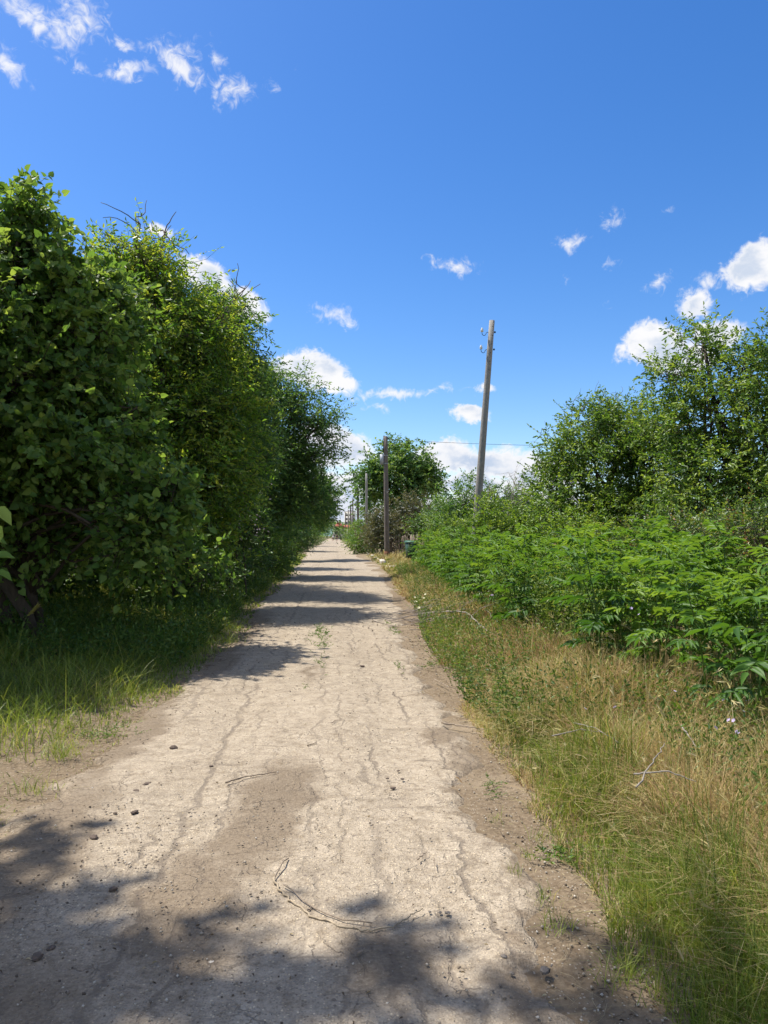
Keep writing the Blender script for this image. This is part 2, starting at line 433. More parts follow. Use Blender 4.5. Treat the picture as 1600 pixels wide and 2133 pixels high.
def road_material():
    m, nt, out = new_mat('worn_asphalt')
    t = nd(nt, 'ShaderNodeTexCoord').outputs['Object']
    sp = nd(nt, 'ShaderNodeSeparateXYZ', {0: t})
    X, Y = sp.outputs[0], sp.outputs[1]
    big = nd(nt, 'ShaderNodeTexNoise', {'Vector': t, 'Scale': 0.8, 'Detail': 6.0, 'Roughness': 0.62, 'Distortion': 0.4}).outputs[0]
    mid = nd(nt, 'ShaderNodeTexNoise', {'Vector': t, 'Scale': 5.5, 'Detail': 6.0, 'Roughness': 0.68}).outputs[0]
    fine = nd(nt, 'ShaderNodeTexNoise', {'Vector': t, 'Scale': 60.0, 'Detail': 4.0, 'Roughness': 0.7}).outputs[0]
    base = ramp_n(nt, mid, [(0.28, (0.255, 0.208, 0.152)), (0.5, (0.345, 0.284, 0.207)), (0.72, (0.405, 0.337, 0.25))])
    base = mixc(nt, 1.0, base, ramp_n(nt, fine, [(0.25, (0.70, 0.69, 0.67)), (0.5, (1.0, 1.0, 1.0)), (0.75, (1.22, 1.22, 1.20))]), 'MULTIPLY')
    mot = nd(nt, 'ShaderNodeTexNoise', {'Vector': t, 'Scale': 17.0, 'Detail': 5.0, 'Roughness': 0.75}).outputs[0]
    base = mixc(nt, 1.0, base, ramp_n(nt, mot, [(0.32, (0.72, 0.69, 0.65)), (0.5, (1.0, 1.0, 1.0)), (0.7, (1.14, 1.14, 1.14))]), 'MULTIPLY')
    # aggregate chips of many tones
    ch = nd(nt, 'ShaderNodeTexVoronoi', {'Vector': t, 'Scale': 95.0, 'Randomness': 1.0})
    cs = nd(nt, 'ShaderNodeSeparateColor', {0: ch.outputs['Color']})
    chip = ramp_n(nt, cs.outputs[0], [(0.0, (0.55, 0.55, 0.55)), (0.35, (0.92, 0.92, 0.92)), (0.8, (1.1, 1.09, 1.06)), (1.0, (2.0, 1.96, 1.8))])
    cm = math_n(nt, 'MULTIPLY', smooth(nt, ch.outputs['Distance'], 0.55, 0.3), smooth(nt, big, 0.32, 0.55, 0.35, 0.95))
    c = mixc(nt, cm, base, mixc(nt, 1.0, base, chip, 'MULTIPLY'))
    # brown earth lying in the hollows: noise plus the spots the lane really has
    warp = nd(nt, 'ShaderNodeTexNoise', {'Vector': t, 'Scale': 2.6, 'Detail': 5.0, 'Roughness': 0.65})
    wv = nd(nt, 'ShaderNodeVectorMath', {0: nd(nt, 'ShaderNodeVectorMath', {0: warp.outputs['Color'], 1: (0.5, 0.5, 0.5)}, operation='SUBTRACT').outputs[0], 'Scale': 0.75}, operation='SCALE').outputs[0]
    tw = nd(nt, 'ShaderNodeVectorMath', {0: t, 1: wv}, operation='ADD').outputs[0]
    acc = None
    for (bx, by, rx, ry, w) in [(-0.30, 4.75, 0.26, 0.55, 1), (-0.42, 4.05, 0.24, 0.7, .95), (-0.62, 3.2, 0.3, 0.7, .9), (0.86, 5.85, 0.22, 0.4, 1), (1.02, 5.0, 0.25, 0.5, .9), (1.05, 3.6, 0.2, 0.9, .8),
                                (-1.55, 3.6, 0.35, 1.6, 1), (-1.6, 6.0, 0.22, 1.6, .9), (-1.2, 2.4, 0.5, 0.7, .9), (0.2, 2.75, 0.25, 0.3, .8), (-1.45, 9.5, 0.3, 1.6, .9), (-1.5, 13, 0.4, 3, .9), (1.25, 9.0, 0.2, 1.2, .8),
                                (0.62, 2.55, 0.16, 0.25, .7), (-0.25, 8.6, 0.12, 0.6, .5)]:
        mp = nd(nt, 'ShaderNodeMapping', {'Vector': tw, 'Location': (bx, by, 0), 'Scale': (rx, ry, 1)}, vector_type='TEXTURE').outputs[0]
        mp = nd(nt, 'ShaderNodeVectorMath', {0: mp, 1: (1, 1, 0)}, operation='MULTIPLY').outputs[0]
        ln = nd(nt, 'ShaderNodeVectorMath', {0: mp}, operation='LENGTH').outputs['Value']
        v = math_n(nt, 'MULTIPLY_ADD', ln, -w, w)
        acc = v if acc is None else math_n(nt, 'MAXIMUM', acc, v)
    edge = nd(nt, 'ShaderNodeAttribute', attribute_name='tint').outputs['Fac']
    ed = smooth(nt, math_n(nt, 'ADD', edge, math_n(nt, 'MULTIPLY', math_n(nt, 'SUBTRACT', mid, 0.5), 1.3)), 0.33, 0.02)
    dm = math_n(nt, 'MAXIMUM', smooth(nt, math_n(nt, 'ADD', acc, math_n(nt, 'MULTIPLY', math_n(nt, 'SUBTRACT', mid, .5), .9)), -0.22, 0.50), math_n(nt, 'MULTIPLY', smooth(nt, big, 0.50, 0.72), 0.32))
    dm = math_n(nt, 'MAXIMUM', dm, ed)
    dirt = ramp_n(nt, fine, [(0.3, (0.120, 0.088, 0.058)), (0.6, (0.195, 0.148, 0.098)), (0.8, (0.280, 0.220, 0.148))])
    dm = math_n(nt, 'MULTIPLY', dm, 0.82)
    c = mixc(nt, dm, c, dirt)
    # cracks: cells drawn out along the lane, and long seams between old passes of the paver
    cw = nd(nt, 'ShaderNodeVectorMath', {0: t, 1: nd(nt, 'ShaderNodeVectorMath', {0: wv, 'Scale': 0.45}, operation='SCALE').outputs[0]}, operation='ADD').outputs[0]
    vo = nd(nt, 'ShaderNodeTexVoronoi', {'Vector': nd(nt, 'ShaderNodeMapping', {'Vector': cw, 'Scale': (2.3, 0.95, 1)}).outputs[0], 'Scale': 1.0, 'Randomness': 1.0}, feature='DISTANCE_TO_EDGE', voronoi_dimensions='2D').outputs['Distance']
    vo2 = nd(nt, 'ShaderNodeTexVoronoi', {'Vector': nd(nt, 'ShaderNodeMapping', {'Vector': cw, 'Scale': (11, 7.5, 1)}).outputs[0], 'Scale': 1.0, 'Randomness': 1.0}, feature='DISTANCE_TO_EDGE', voronoi_dimensions='2D').outputs['Distance']
    c1 = math_n(nt, 'MULTIPLY', smooth(nt, vo, 0.016, 0.002), smooth(nt, mid, 0.44, 0.60))
    c2 = math_n(nt, 'MULTIPLY', smooth(nt, vo2, 0.045, 0.006), smooth(nt, mid, 0.50, 0.62))
    crack = math_n(nt, 'MAXIMUM', math_n(nt, 'MULTIPLY', c1, 0.6), math_n(nt, 'MULTIPLY', c2, 0.75))
    wx = nd(nt, 'ShaderNodeSeparateXYZ', {0: cw}).outputs[0]
    for sx, w, g in ((-0.62, .012, .7), (-0.95, .014, .8), (-1.3, .02, .6), (0.05, .01, .6), (0.78, .012, .8), (0.92, .012, .6), (-0.82, .022, .8), (-0.42, .014, .6), (-0.12, .016, .6), (0.22, .022, .7), (0.30, .012, .8), (0.62, .016, .9), (-1.12, .018, .6), (1.3, .015, .5), (0.45, .01, .6)):
        d = math_n(nt, 'ABSOLUTE', math_n(nt, 'SUBTRACT', wx, sx))
        gap = nd(nt, 'ShaderNodeTexNoise', {'Vector': nd(nt, 'ShaderNodeMapping', {'Vector': t, 'Location': (sx * 37, sx * 11, 0), 'Scale': (0.1, 0.55, 1)}).outputs[0], 'Scale': 1.0, 'Detail': 2.0}).outputs[0]
        crack = math_n(nt, 'MAXIMUM', crack, math_n(nt, 'MULTIPLY', math_n(nt, 'MULTIPLY', smooth(nt, d, w * 1.5, w * 0.25), g), smooth(nt, gap, 0.44, 0.56)))
    crack = math_n(nt, 'MULTIPLY', crack, smooth(nt, mid, 0.30, 0.5, 0.35, 1.0))
    dash = nd(nt, 'ShaderNodeTexNoise', {'Vector': nd(nt, 'ShaderNodeMapping', {'Vector': t, 'Scale': (3.2, 15, 1)}).outputs[0], 'Scale': 1.0, 'Detail': 4.0, 'Roughness': 0.6, 'Distortion': 0.8}).outputs[0]
    crack = math_n(nt, 'MAXIMUM', crack, math_n(nt, 'MULTIPLY', smooth(nt, dash, 0.60, 0.72), 0.55))
    c = mixc(nt, math_n(nt, 'MULTIPLY', crack, math_n(nt, 'MULTIPLY_ADD', mot, 1.0, 0.16)), c, (0.10, 0.078, 0.06))
    # stray dark crumbs and pale grit
    cr = nd(nt, 'ShaderNodeTexVoronoi', {'Vector': t, 'Scale': 28.0, 'Randomness': 1.0})
    crs = nd(nt, 'ShaderNodeSeparateColor', {0: cr.outputs['Color']})
    crm = math_n(nt, 'MULTIPLY', smooth(nt, cr.outputs['Distance'], 0.30, 0.16), math_n(nt, 'GREATER_THAN', crs.outputs[1], 0.93))
    c = mixc(nt, math_n(nt, 'MULTIPLY', crm, 0.7), c, (0.11, 0.085, 0.07))
    p = nd(nt, 'ShaderNodeBsdfPrincipled', {'Base Color': c, 'Roughness': 0.93, 'Specular IOR Level': 0.15})
    h = math_n(nt, 'ADD', math_n(nt, 'MULTIPLY', fine, 0.35), math_n(nt, 'MULTIPLY', math_n(nt, 'MULTIPLY', cm, cs.outputs[0]), 0.35))
    h = math_n(nt, 'ADD', h, math_n(nt, 'MULTIPLY', mid, 0.8))
    h = math_n(nt, 'SUBTRACT', h, math_n(nt, 'MULTIPLY', crack, 0.6))
    b = nd(nt, 'ShaderNodeBump', {'Strength': 0.8, 'Distance': 0.016, 'Height': h})
    nt.links.new(b.outputs[0], p.inputs['Normal']); nt.links.new(p.outputs[0], out.inputs[0])
    return m

xs = np.concatenate([-geo(8, 900, 22)[::-1], np.arange(-7.8, 8, 0.16), geo(8, 900, 22)])
ys = np.concatenate([-geo(6, 300, 8)[::-1], np.arange(-5.5, 45, 0.25), geo(45, 2500, 36)])
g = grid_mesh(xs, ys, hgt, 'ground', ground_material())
tag(g, kind='structure')

ry = np.concatenate([np.arange(0.3, 12, 0.045), np.arange(12, 40, 0.15), np.arange(40, 330, 1.5)])
uu = np.linspace(0, 1, 84)
rl, rr = xl(ry) - 0.10, xrr(ry) + 0.05
RX = rl[:, None] + (rr - rl)[:, None] * uu[None, :]
def road_edge(X, Y):
    d = np.minimum(uu, 1 - uu)[None, :] * (rr - rl)[:, None]
    return np.clip(d / 0.9, 0, 1)
def road_z(X, Y):
    e = np.minimum(uu, 1 - uu)[None, :] * (rr - rl)[:, None]
    rut = -0.012 * np.exp(-((X + 0.85) / 0.22) ** 2) - 0.012 * np.exp(-((X - 0.45) / 0.22) ** 2)
    rel = 0.016 * (vn(X * 1.7, Y * 1.2, 21) - 0.5) + 0.010 * (vn(X * 5, Y * 5, 22) - 0.5) + 0.005 * (vn(X * 14, Y * 14, 23) - 0.5)
    z = 0.030 + rut + rel
    drop = sstep(e + 0.16 * (vn(X * 6, Y * 6, 24) - 0.5) + 0.10 * (vn(X * 15, Y * 15, 25) - 0.5), 0.24, 0.02)
    return hgt(X, Y) * 0 + z * (1 - drop) - 0.03 * drop
rd = grid_mesh(RX, ry, road_z, 'road', road_material(), extra=road_edge)
tag(rd, kind='structure')

# ------------------------------------------------------------------ foliage
OVAL = [(0.36, 0.30), (0.31, 0.66)]
OVAL3 = [(0.27, 0.16), (0.40, 0.46), (0.24, 0.80)]
HEART = [(0.34, -0.07), (0.52, 0.20), (0.37, 0.60)]
LANCE = [(0.5, 0.28), (0.40, 0.62)]

def add_leaves(mb, O, A, Nn, size, width, tint, shape=OVAL, fold=0.12, curl=0.12):
    A = unit(A); Nn = unit(Nn - A * np.sum(A * Nn, 1, keepdims=True)); S = np.cross(A, Nn)
    n = len(O); size = np.broadcast_to(size, (n,))
    k = len(shape)
    T = [[0, 0, 0]] + [[-x, y, fold * (1 - .25 * q)] for q, (x, y) in enumerate(shape)] + [[0, 1, -curl]] + [[x, y, fold * (1 - .25 * (k - 1 - q))] for q, (x, y) in enumerate(shape[::-1])]
    T = np.array(T) * np.array([width, 1, 1]); nv = 2 * k + 2
    V = O[:, None, :] + size[:, None, None] * (T[None, :, 0:1] * S[:, None, :] + T[None, :, 1:2] * A[:, None, :] + T[None, :, 2:3] * Nn[:, None, :])
    i = np.arange(n)[:, None] * nv
    F = np.concatenate([i + np.array([[0] + list(range(k + 1, 0, -1))]), i + np.array([[0] + list(range(nv - 1, k, -1))])])
    mb.add(V.reshape(-1, 3), F, np.repeat(np.broadcast_to(tint, (n,)), nv))

def add_twigs(mb, B, E, r0, droop=0.0):
    n = len(B)
    if n == 0: return
    D = unit(E - B); ref = np.where(np.abs(D[:, 2:3]) < 0.9, np.array([[0, 0, 1.0]]), np.array([[1.0, 0, 0]]))
    a = unit(np.cross(D, ref)); b = np.cross(D, a)
    mid = (B + E) / 2 + np.random.default_rng(n).normal(size=(n, 3)) * np.linalg.norm(E - B, axis=1, keepdims=True) * 0.06
    P = np.stack([B, mid, E], 1)
    rr_ = np.array([1.0, 0.7, 0.35])[None, :, None, None] * np.broadcast_to(r0, (n,))[:, None, None, None]
    th = np.arange(3) * 2 * math.pi / 3
    ring = a[:, None, :] * np.cos(th)[None, :, None] + b[:, None, :] * np.sin(th)[None, :, None]
    V = P[:, :, None, :] + ring[:, None, :, :] * rr_
    base = np.arange(n)[:, None] * 9
    F = []
    for s in range(2):
        for j in range(3):
            k = (j + 1) % 3
            F.append(base + np.array([[s * 3 + j, s * 3 + 3 + j, s * 3 + 3 + k, s * 3 + k]]))
    mb.add(V.reshape(-1, 3), np.concatenate(F))

def sprays(crown, wood, B, D, Ls, k, size, width, shape, droop, tmean, jit=0.16, twig=0.004, center=None, flat=0.5):
    n = len(B)
    if n == 0: return
    t = (np.arange(k) + 0.6) / k
    dr = np.zeros((n, 1, 3)); dr[:, 0, 2] = -droop * Ls
    P = B[:, None, :] + D[:, None, :] * (Ls[:, None] * t[None, :])[..., None] + dr * (t ** 2)[None, :, None]
    up = np.array([0, 0, 1.0])
    S = unit(np.cross(D, up + 0.4 * rng.normal(size=(n, 3))))
    sg = np.where(np.arange(k) % 2 == 0, 1.0, -1.0)[None, :, None]
    A = D[:, None, :] * 0.55 + S[:, None, :] * sg * 0.9 + 0.35 * rng.normal(size=(n, k, 3))
    A[:, :, 2] -= droop * 0.9
    A[:, -1, :] = D + 0.2 * rng.normal(size=(n, 3))
    Nn = up * flat + 0.55 * rng.normal(size=(n, k, 3))
    if center is not None:
        Nn = Nn + 0.45 * unit(P - np.broadcast_to(center, (n, 3))[:, None, :])
    sz = size * (0.5 + 0.85 * rng.random((n, k)))
    tt = np.clip((np.broadcast_to(tmean, (n,)) + .12 * rng.normal(size=n))[:, None] + jit * rng.normal(size=(n, k)), 0, 1)
    add_leaves(crown, P.reshape(-1, 3), A.reshape(-1, 3), Nn.reshape(-1, 3), sz.ravel(), width, tt.ravel(), shape)
    if wood is not None and twig > 0:
        add_twigs(wood, B, B + D * Ls[:, None] + dr[:, 0, :] * 0.8, twig)

def lobe(px, py, Y, rx, rz, ry_m, cov=None):
    c = at(px, py, Y); s = Y / FPX
    return (c, np.array([rx * s, ry_m, rz * s]), cov)

def make_plant(name, label, cat, base, lobes, leaf, mat, bark=None, cov=3.2, trunk_r=0.1, stems=1, k=9, clump=0.45, per=7,
               droop=0.25, shape=OVAL, group=None, width=0.7, tjit=0.19, shoots=0, shoot_len=0.5, zmin=0.12, branches=22, seed=1, wood_name='trunk', flat=0.5, tmid=0.5, shell=0.5, shrink=1.0, split=0):
    global rng
    rng = np.random.default_rng(seed)
    base = np.array(base, float)
    lobes = [(c_, r_ * shrink, v_) for c_, r_, v_ in lobes]
    if split:                                     # break each mass of the crown into separate boughs with gaps between
        bl = []
        for c_, r_, v_ in lobes:
            d_ = rdir(split)
            for q in range(split):
                bl.append((c_ + d_[q] * r_ * (.35 + .45 * rng.random()), r_ * (.42 + .26 * rng.random()) * np.array([1.1, 1.1, .72]), v_))
        lobes = bl
    root = thing(name, label, cat, base, group)
    crown, wood = MB(), MB()
    cs = np.array([l[0] for l in lobes]); mean = cs.mean(0)
    leaf_area = leaf * leaf * width * 0.55
    tops = []
    for s in range(stems):
        off = np.array([0, 0, 0.0]) if stems == 1 else np.append(rng.normal(size=2) * (0.14 if trunk_r < .05 else 0.25 * (1 + 0.02 * base[1])), 0)
        b0 = base + off; b0[2] = float(hgt(b0[0], b0[1])) - 0.05
        e = (mean if stems == 1 else cs[rng.integers(len(cs))]).copy()
        tt = np.linspace(0, 1, 8)[:, None]
        ctrl = b0 * 0.45 + e * 0.55; ctrl[:2] = b0[:2] * 0.7 + e[:2] * 0.3
        p = (1 - tt) ** 2 * b0 + 2 * tt * (1 - tt) * ctrl + tt ** 2 * e
        p[1:-1, :2] += rng.normal(size=(6, 2)) * trunk_r * 0.5
        wood.tube(p, np.linspace(trunk_r * 1.15, trunk_r * 0.45, 8) / (1 if stems == 1 else 1.3), 9)
        tops.append(p)
    for li, (c, r, cv) in enumerate(lobes):
        p = tops[li % len(tops)]
        st = p[min(len(p) - 1, 3 + li % 4)]
        tt = np.linspace(0, 1, 6)[:, None]
        ctrl = (st + c) / 2 + np.array([0, 0, 0.25 * np.linalg.norm(c - st)])
        q = (1 - tt) ** 2 * st + 2 * tt * (1 - tt) * ctrl + tt ** 2 * c
        q[1:-1] += rng.normal(size=(4, 3)) * 0.04
        wood.tube(q, np.linspace(trunk_r * (0.28 if split else .5), max(0.012, trunk_r * 0.12), 6), 6)
        area = math.pi * ((r[0] * r[1] * r[2]) ** (2 / 3))
        nl = (cv or cov) * area / leaf_area
        ncl = max(4, int(nl / (k * per)))
        d = rdir(ncl)
        rad = (shell + (1 - shell) * rng.random(ncl) ** 0.6) * (0.60 + 0.65 * rng.random(ncl))
        cc = c + d * rad[:, None] * r
        keep = cc[:, 2] > zmin + 0.1
        cc, d = cc[keep], d[keep]; ncl = len(cc)
        if ncl == 0: continue
        tm = np.clip(tmid + tjit * rng.normal(size=ncl), 0.05, 0.95)
        sel = rng.permutation(ncl)[:(branches if not split else 9)]
        add_twigs(wood, np.repeat(c[None], len(sel), 0) + 0.1 * rng.normal(size=(len(sel), 3)), cc[sel], max(0.008, trunk_r * 0.11))
        B = np.repeat(cc, per, 0) + clump * 0.27 * rng.normal(size=(ncl * per, 3))
        Dd = unit(np.repeat(d, per, 0) * 0.8 + 0.75 * rng.normal(size=(ncl * per, 3)) + np.array([0, 0, 0.25]))
        Ls = clump * (0.6 + 0.7 * rng.random(ncl * per))
        kz = B[:, 2] > zmin
        sprays(crown, wood, B[kz], Dd[kz], Ls[kz], k, leaf, width, shape, droop, np.repeat(tm, per)[kz], center=c, flat=flat)
        if shoots:
            ns_ = max(1, shoots // max(1, split // 2)) if split else shoots
            d2 = rdir(ns_); d2[:, 2] = np.abs(d2[:, 2]) * 0.8 + 0.1; d2 = unit(d2)
            B2 = c + d2 * r * 0.85
            sprays(crown, wood, B2, unit(d2 + 0.3 * rng.normal(size=(ns_, 3)) + np.array([0, 0, 0.5])), shoot_len * (0.6 + 0.8 * rng.random(ns_)), k + 4, leaf * 0.95, width, shape, droop * 0.7, np.full(ns_, tmid + 0.15), twig=0.006)
    wood.build(wood_name, bark or M_bark, root, smooth_=True)
    if crown.n: crown.build('crown', mat, root)
    return root

# leaf colours (low tint to high tint)
def L3(a, b, c): return [(0.05, a), (0.5, b), (0.95, c)]
LM_lime = leaf_mat('broad_leaf', L3((0.038, 0.086, 0.020), (0.100, 0.190, 0.040), (0.215, 0.300, 0.072)), 0.44, 0.52, 0.28)
LM_yel = leaf_mat('yellow_green_leaf', L3((0.044, 0.108, 0.016), (0.120, 0.225, 0.028), (0.265, 0.315, 0.044)), 0.50, 0.42, 0.45)
LM_dark = leaf_mat('dark_green_leaf', L3((0.028, 0.072, 0.016), (0.070, 0.145, 0.028), (0.140, 0.215, 0.044)), 0.36)
LM_cool = leaf_mat('cool_green_leaf', L3((0.036, 0.092, 0.028), (0.085, 0.180, 0.044), (0.170, 0.255, 0.062)), 0.38)
LM_right = leaf_mat('fruit_leaf', L3((0.040, 0.094, 0.018), (0.108, 0.198, 0.032), (0.215, 0.295, 0.054)), 0.40, 0.42, 0.4)
LM_fresh = leaf_mat('fresh_leaf', L3((0.050, 0.115, 0.016), (0.120, 0.215, 0.028), (0.215, 0.295, 0.048)), 0.42)
LM_maroon = leaf_mat('maroon_leaf', L3((0.040, 0.055, 0.026), (0.085, 0.092, 0.040), (0.145, 0.130, 0.058)), 0.28)
LM_red = leaf_mat('red_tip_leaf', [(0.05, (0.035, 0.085, 0.02)), (0.45, (0.10, 0.175, 0.03)), (0.80, (0.19, 0.22, 0.045)), (1.0, (0.27, 0.12, 0.06))], 0.35)
LM_elder = leaf_mat('elder_leaf', L3((0.030, 0.088, 0.014), (0.080, 0.172, 0.021), (0.168, 0.268, 0.038)), 0.36, 0.5, 0.3)

# ---- left side of the lane
def base_at(px, Y): 
    x = at(px, HZ, Y)[0]
    return (x, Y, float(hgt(x, Y)))

t1 = make_plant('broadleaf_tree', 'tall dark tree with large heart-shaped leaves at the left edge, nearest of the row', 'tree', base_at(60, 11.2),
    [lobe(10, 540, 10.5, 85, 90, 1.0), lobe(-80, 540, 11, 130, 110, 1.2), lobe(115, 610, 10.5, 100, 85, 1.0), lobe(205, 610, 11.2, 55, 65, .8), lobe(60, 780, 10.5, 160, 150, 1.3),
     lobe(185, 720, 10.5, 85, 150, .9), lobe(-90, 900, 11, 150, 200, 1.2), lobe(120, 980, 10.5, 170, 120, 1.1), lobe(280, 1110, 9.8, 62, 55, .45, 2.0),
     lobe(350, 1040, 10.2, 45, 30, .35, 1.8), lobe(20, 1110, 10.5, 110, 70, .8, 2.0), lobe(230, 900, 10.6, 90, 110, .9), lobe(40, 455, 10.4, 35, 38, .5, 2.6), lobe(120, 1110, 11.6, 130, 50, 1.0, 2.6), lobe(-60, 1130, 11.6, 130, 90, 1.1, 4), (np.array([-5.2, 9.2, 4.6]), np.array([1.1, 1.1, 1.0]), 4.5), (np.array([-4.75, 8.5, 3.7]), np.array([.75, .8, .8]), 4.5), lobe(345, 1165, 12.5, 90, 55, .7, 3.5), lobe(30, 880, 12.2, 170, 160, 1.2, 4), (np.array([-5.7, 9.7, 3.6]), np.array([1.0, 1.0, 1.0]), 4.5), (np.array([-4.5, 9.8, 3.0]), np.array([.8, .8, .8]), 4.5), (np.array([-5.4, 9.0, 2.2]), np.array([.8, .8, .7]), 4)],  # raw-array lobes are extra leaf mass added to shade the verge
    0.094, LM_lime, cov=3.0, trunk_r=0.11, stems=3, k=7, clump=0.42, per=6, droop=0.45, shape=HEART, width=0.86, shoots=15, shoot_len=0.55, seed=11, flat=0.35, split=6)
t2 = make_plant('yellow_green_tree', 'yellow-green leafy tree with bare dead twigs sticking out of its top', 'tree', base_at(330, 16),
    [lobe(310, 640, 16, 110, 100, 1.3), lobe(385, 715, 16, 90, 95, 1.3), lobe(300, 810, 15.5, 140, 120, 1.3), lobe(420, 850, 16, 105, 130, 1.3),
     lobe(330, 970, 15, 130, 110, 1.2), lobe(445, 1000, 16, 85, 110, 1.1), lobe(250, 600, 16.4, 60, 75, .8), lobe(440, 755, 16.8, 45, 70, .9), lobe(330, 560, 16.2, 60, 50, .8, 2.4), lobe(390, 1100, 15.6, 110, 65, 1.2), lobe(280, 1060, 15.8, 90, 80, 1.2)],
    0.105, LM_yel, cov=3.2, trunk_r=0.13, stems=2, k=9, clump=0.5, per=7, droop=0.35, width=0.5, shoots=16, shoot_len=0.85, seed=12, split=6)

def dead_branches(wood, start, d, length, r, depth, rg):
    pts = [np.array(start, float)]; d = np.array(d, float)
    n = 6
    for i in range(n):
        d = unit(d + 0.28 * rg.normal(size=3) + np.array([0, 0, 0.06]))
        pts.append(pts[-1] + d * length / n)
    wood.tube(np.array(pts), np.linspace(r, r * 0.45, n + 1), 5)
    if depth > 0:
        for i in range(2, n + 1):
            for _ in range(1 if rg.random() < 0.8 else 2):
                dd = unit(d * 0.5 + rg.normal(size=3) * 0.7)
                dead_branches(wood, pts[i], dd, length * (0.35 + 0.3 * rg.random()), r * 0.5, depth - 1, rg)

rg = np.random.default_rng(5)
w = MB()
for (px, py, qx, qy, Y, ln, r) in [(300, 580, 285, 455, 15.9, 1.45, .026), (322, 570, 352, 470, 15.9, 1.25, .030), (270, 570, 250, 500, 16.2, .7, .014), (240, 600, 228, 510, 16.0, 1.0, .014), (290, 560, 262, 470, 15.9, 1.2, .015),
                                   (400, 640, 425, 570, 16.6, .7, .014), (370, 620, 385, 550, 16.6, .6, .012), (450, 700, 495, 600, 16.6, 1.3, .026), (440, 690, 462, 610, 17, .8, .013), (480, 730, 515, 672, 17, .6, .014)]:
    a, b = at(px, py, Y), at(qx, qy, Y)
    dead_branches(w, a, b - a, ln, r, 1, rg)
w.build('dead_branch', M_deadwood, t2)

make_plant('ash_tree', 'dark green slender-leaved tree between the yellow-green tree and the overhanging one', 'tree', base_at(470, 21),
    [lobe(440, 660, 20, 65, 60, 1.2), lobe(485, 745, 20, 50, 80, 1.2), lobe(500, 850, 21, 55, 110, 1.3), lobe(490, 980, 20, 65, 110, 1.3), lobe(520, 940, 21.5, 45, 90, 1.1), lobe(470, 1090, 19.5, 80, 60, 1.0)],
    0.125, LM_cool, cov=3.6, trunk_r=0.12, k=10, clump=0.55, per=7, droop=0.5, width=0.36, shoots=14, shoot_len=0.9, seed=13, split=6)
make_plant('overhanging_tree', 'green tree with branches reaching out over the lane against the white clouds', 'tree', base_at(548, 28.5),
    [lobe(570, 830, 28, 45, 50, 1.2, 2.4), lobe(615, 840, 28, 45, 42, 1.1, 2.2), lobe(655, 880, 27.5, 42, 22, .9, 2.2), lobe(580, 920, 28, 70, 70, 1.5), lobe(640, 945, 28, 50, 40, 1.1, 2.5),
     lobe(560, 1030, 28, 75, 85, 1.5), lobe(625, 1035, 29, 55, 60, 1.2), lobe(590, 1000, 28.5, 70, 60, 1.4), lobe(545, 790, 28.4, 25, 25, .6, 2)],
    0.14, LM_cool, cov=4.2, trunk_r=0.16, k=10, clump=0.65, per=7, droop=0.55, width=0.42, shoots=15, shoot_len=1.2, seed=14, split=5)
make_plant('roundish_tree', 'dense dark tree leaning over the lane just beyond the overhanging tree', 'tree', base_at(610, 47),
    [lobe(660, 1012, 47, 36, 26, 1.5), lobe(680, 1042, 47, 20, 30, 1.2), lobe(638, 1045, 46, 42, 48, 1.7), lobe(668, 1068, 49, 22, 22, 1.4), lobe(610, 1070, 45, 50, 50, 1.7)],
    0.19, LM_cool, cov=4.6, trunk_r=0.17, k=9, clump=0.65, per=7, droop=0.4, width=0.55, shoots=5, shoot_len=0.9, seed=15, split=5)
far_lab = ['dark tree with low crown shading the lane, third from its far end', 'small dark tree behind the leaning one, second from the far end', 'farthest dark tree of the row, near the two walkers']
for i, (px, py, Y, rx, rz) in enumerate([(636, 1076, 72, 34, 26), (650, 1085, 105, 28, 18), (662, 1093, 150, 20, 12)]):
    make_plant('roadside_tree', far_lab[i], 'tree', base_at(px - 12, Y), [lobe(px, py, Y, rx, rz, 2.0), lobe(px - 22, py + 6, Y + 3, rx, rz, 2.0), lobe(px + 6, py + 6, Y, rx * .7, rz * .5, 1.6)],
               0.24, LM_dark, cov=4.5, trunk_r=0.2, k=8, clump=0.8, per=6, width=0.65, seed=20 + i, group='far trees along the shaded side')
# a second row behind, seen through the gaps
back_lab = ['shaded tree behind the large-leaved tree, seen through its gaps', 'shaded tree behind the yellow-green tree, seen through its gaps', 'shaded tree behind the slender-leaved and overhanging trees']
for i, (px0, Y, tops) in enumerate([(20, 17, [(-80, 620, 170, 150), (80, 760, 160, 150), (180, 950, 140, 140), (0, 960, 170, 150), (-150, 850, 150, 200)]),
                                    (320, 24, [(300, 780, 110, 100), (390, 850, 100, 110), (330, 980, 130, 110), (430, 1040, 90, 70), (230, 1050, 110, 80)]),
                                    (500, 36, [(500, 900, 70, 70), (540, 970, 70, 80), (480, 1050, 70, 60), (570, 1070, 60, 50)])]):
    make_plant('background_tree', back_lab[i], 'tree', base_at(px0, Y), [lobe(a, b, Y, c, d, 1.5) for a, b, c, d in tops], 0.14, LM_dark, cov=4.2, trunk_r=0.15, k=8, clump=0.7, per=6, width=0.65, seed=30 + i)
shade_tree_lab = ['bushy tree left of the large-leaved tree, shading the verge', 'bushy tree farther back in the shaded belt, behind the large-leaved tree']  # both trees are extra, put in to block the sun
V3 = lambda x, y, z, r, c=4.2: (np.array([x, y, z]), np.array([r, r, r * .9]), c)
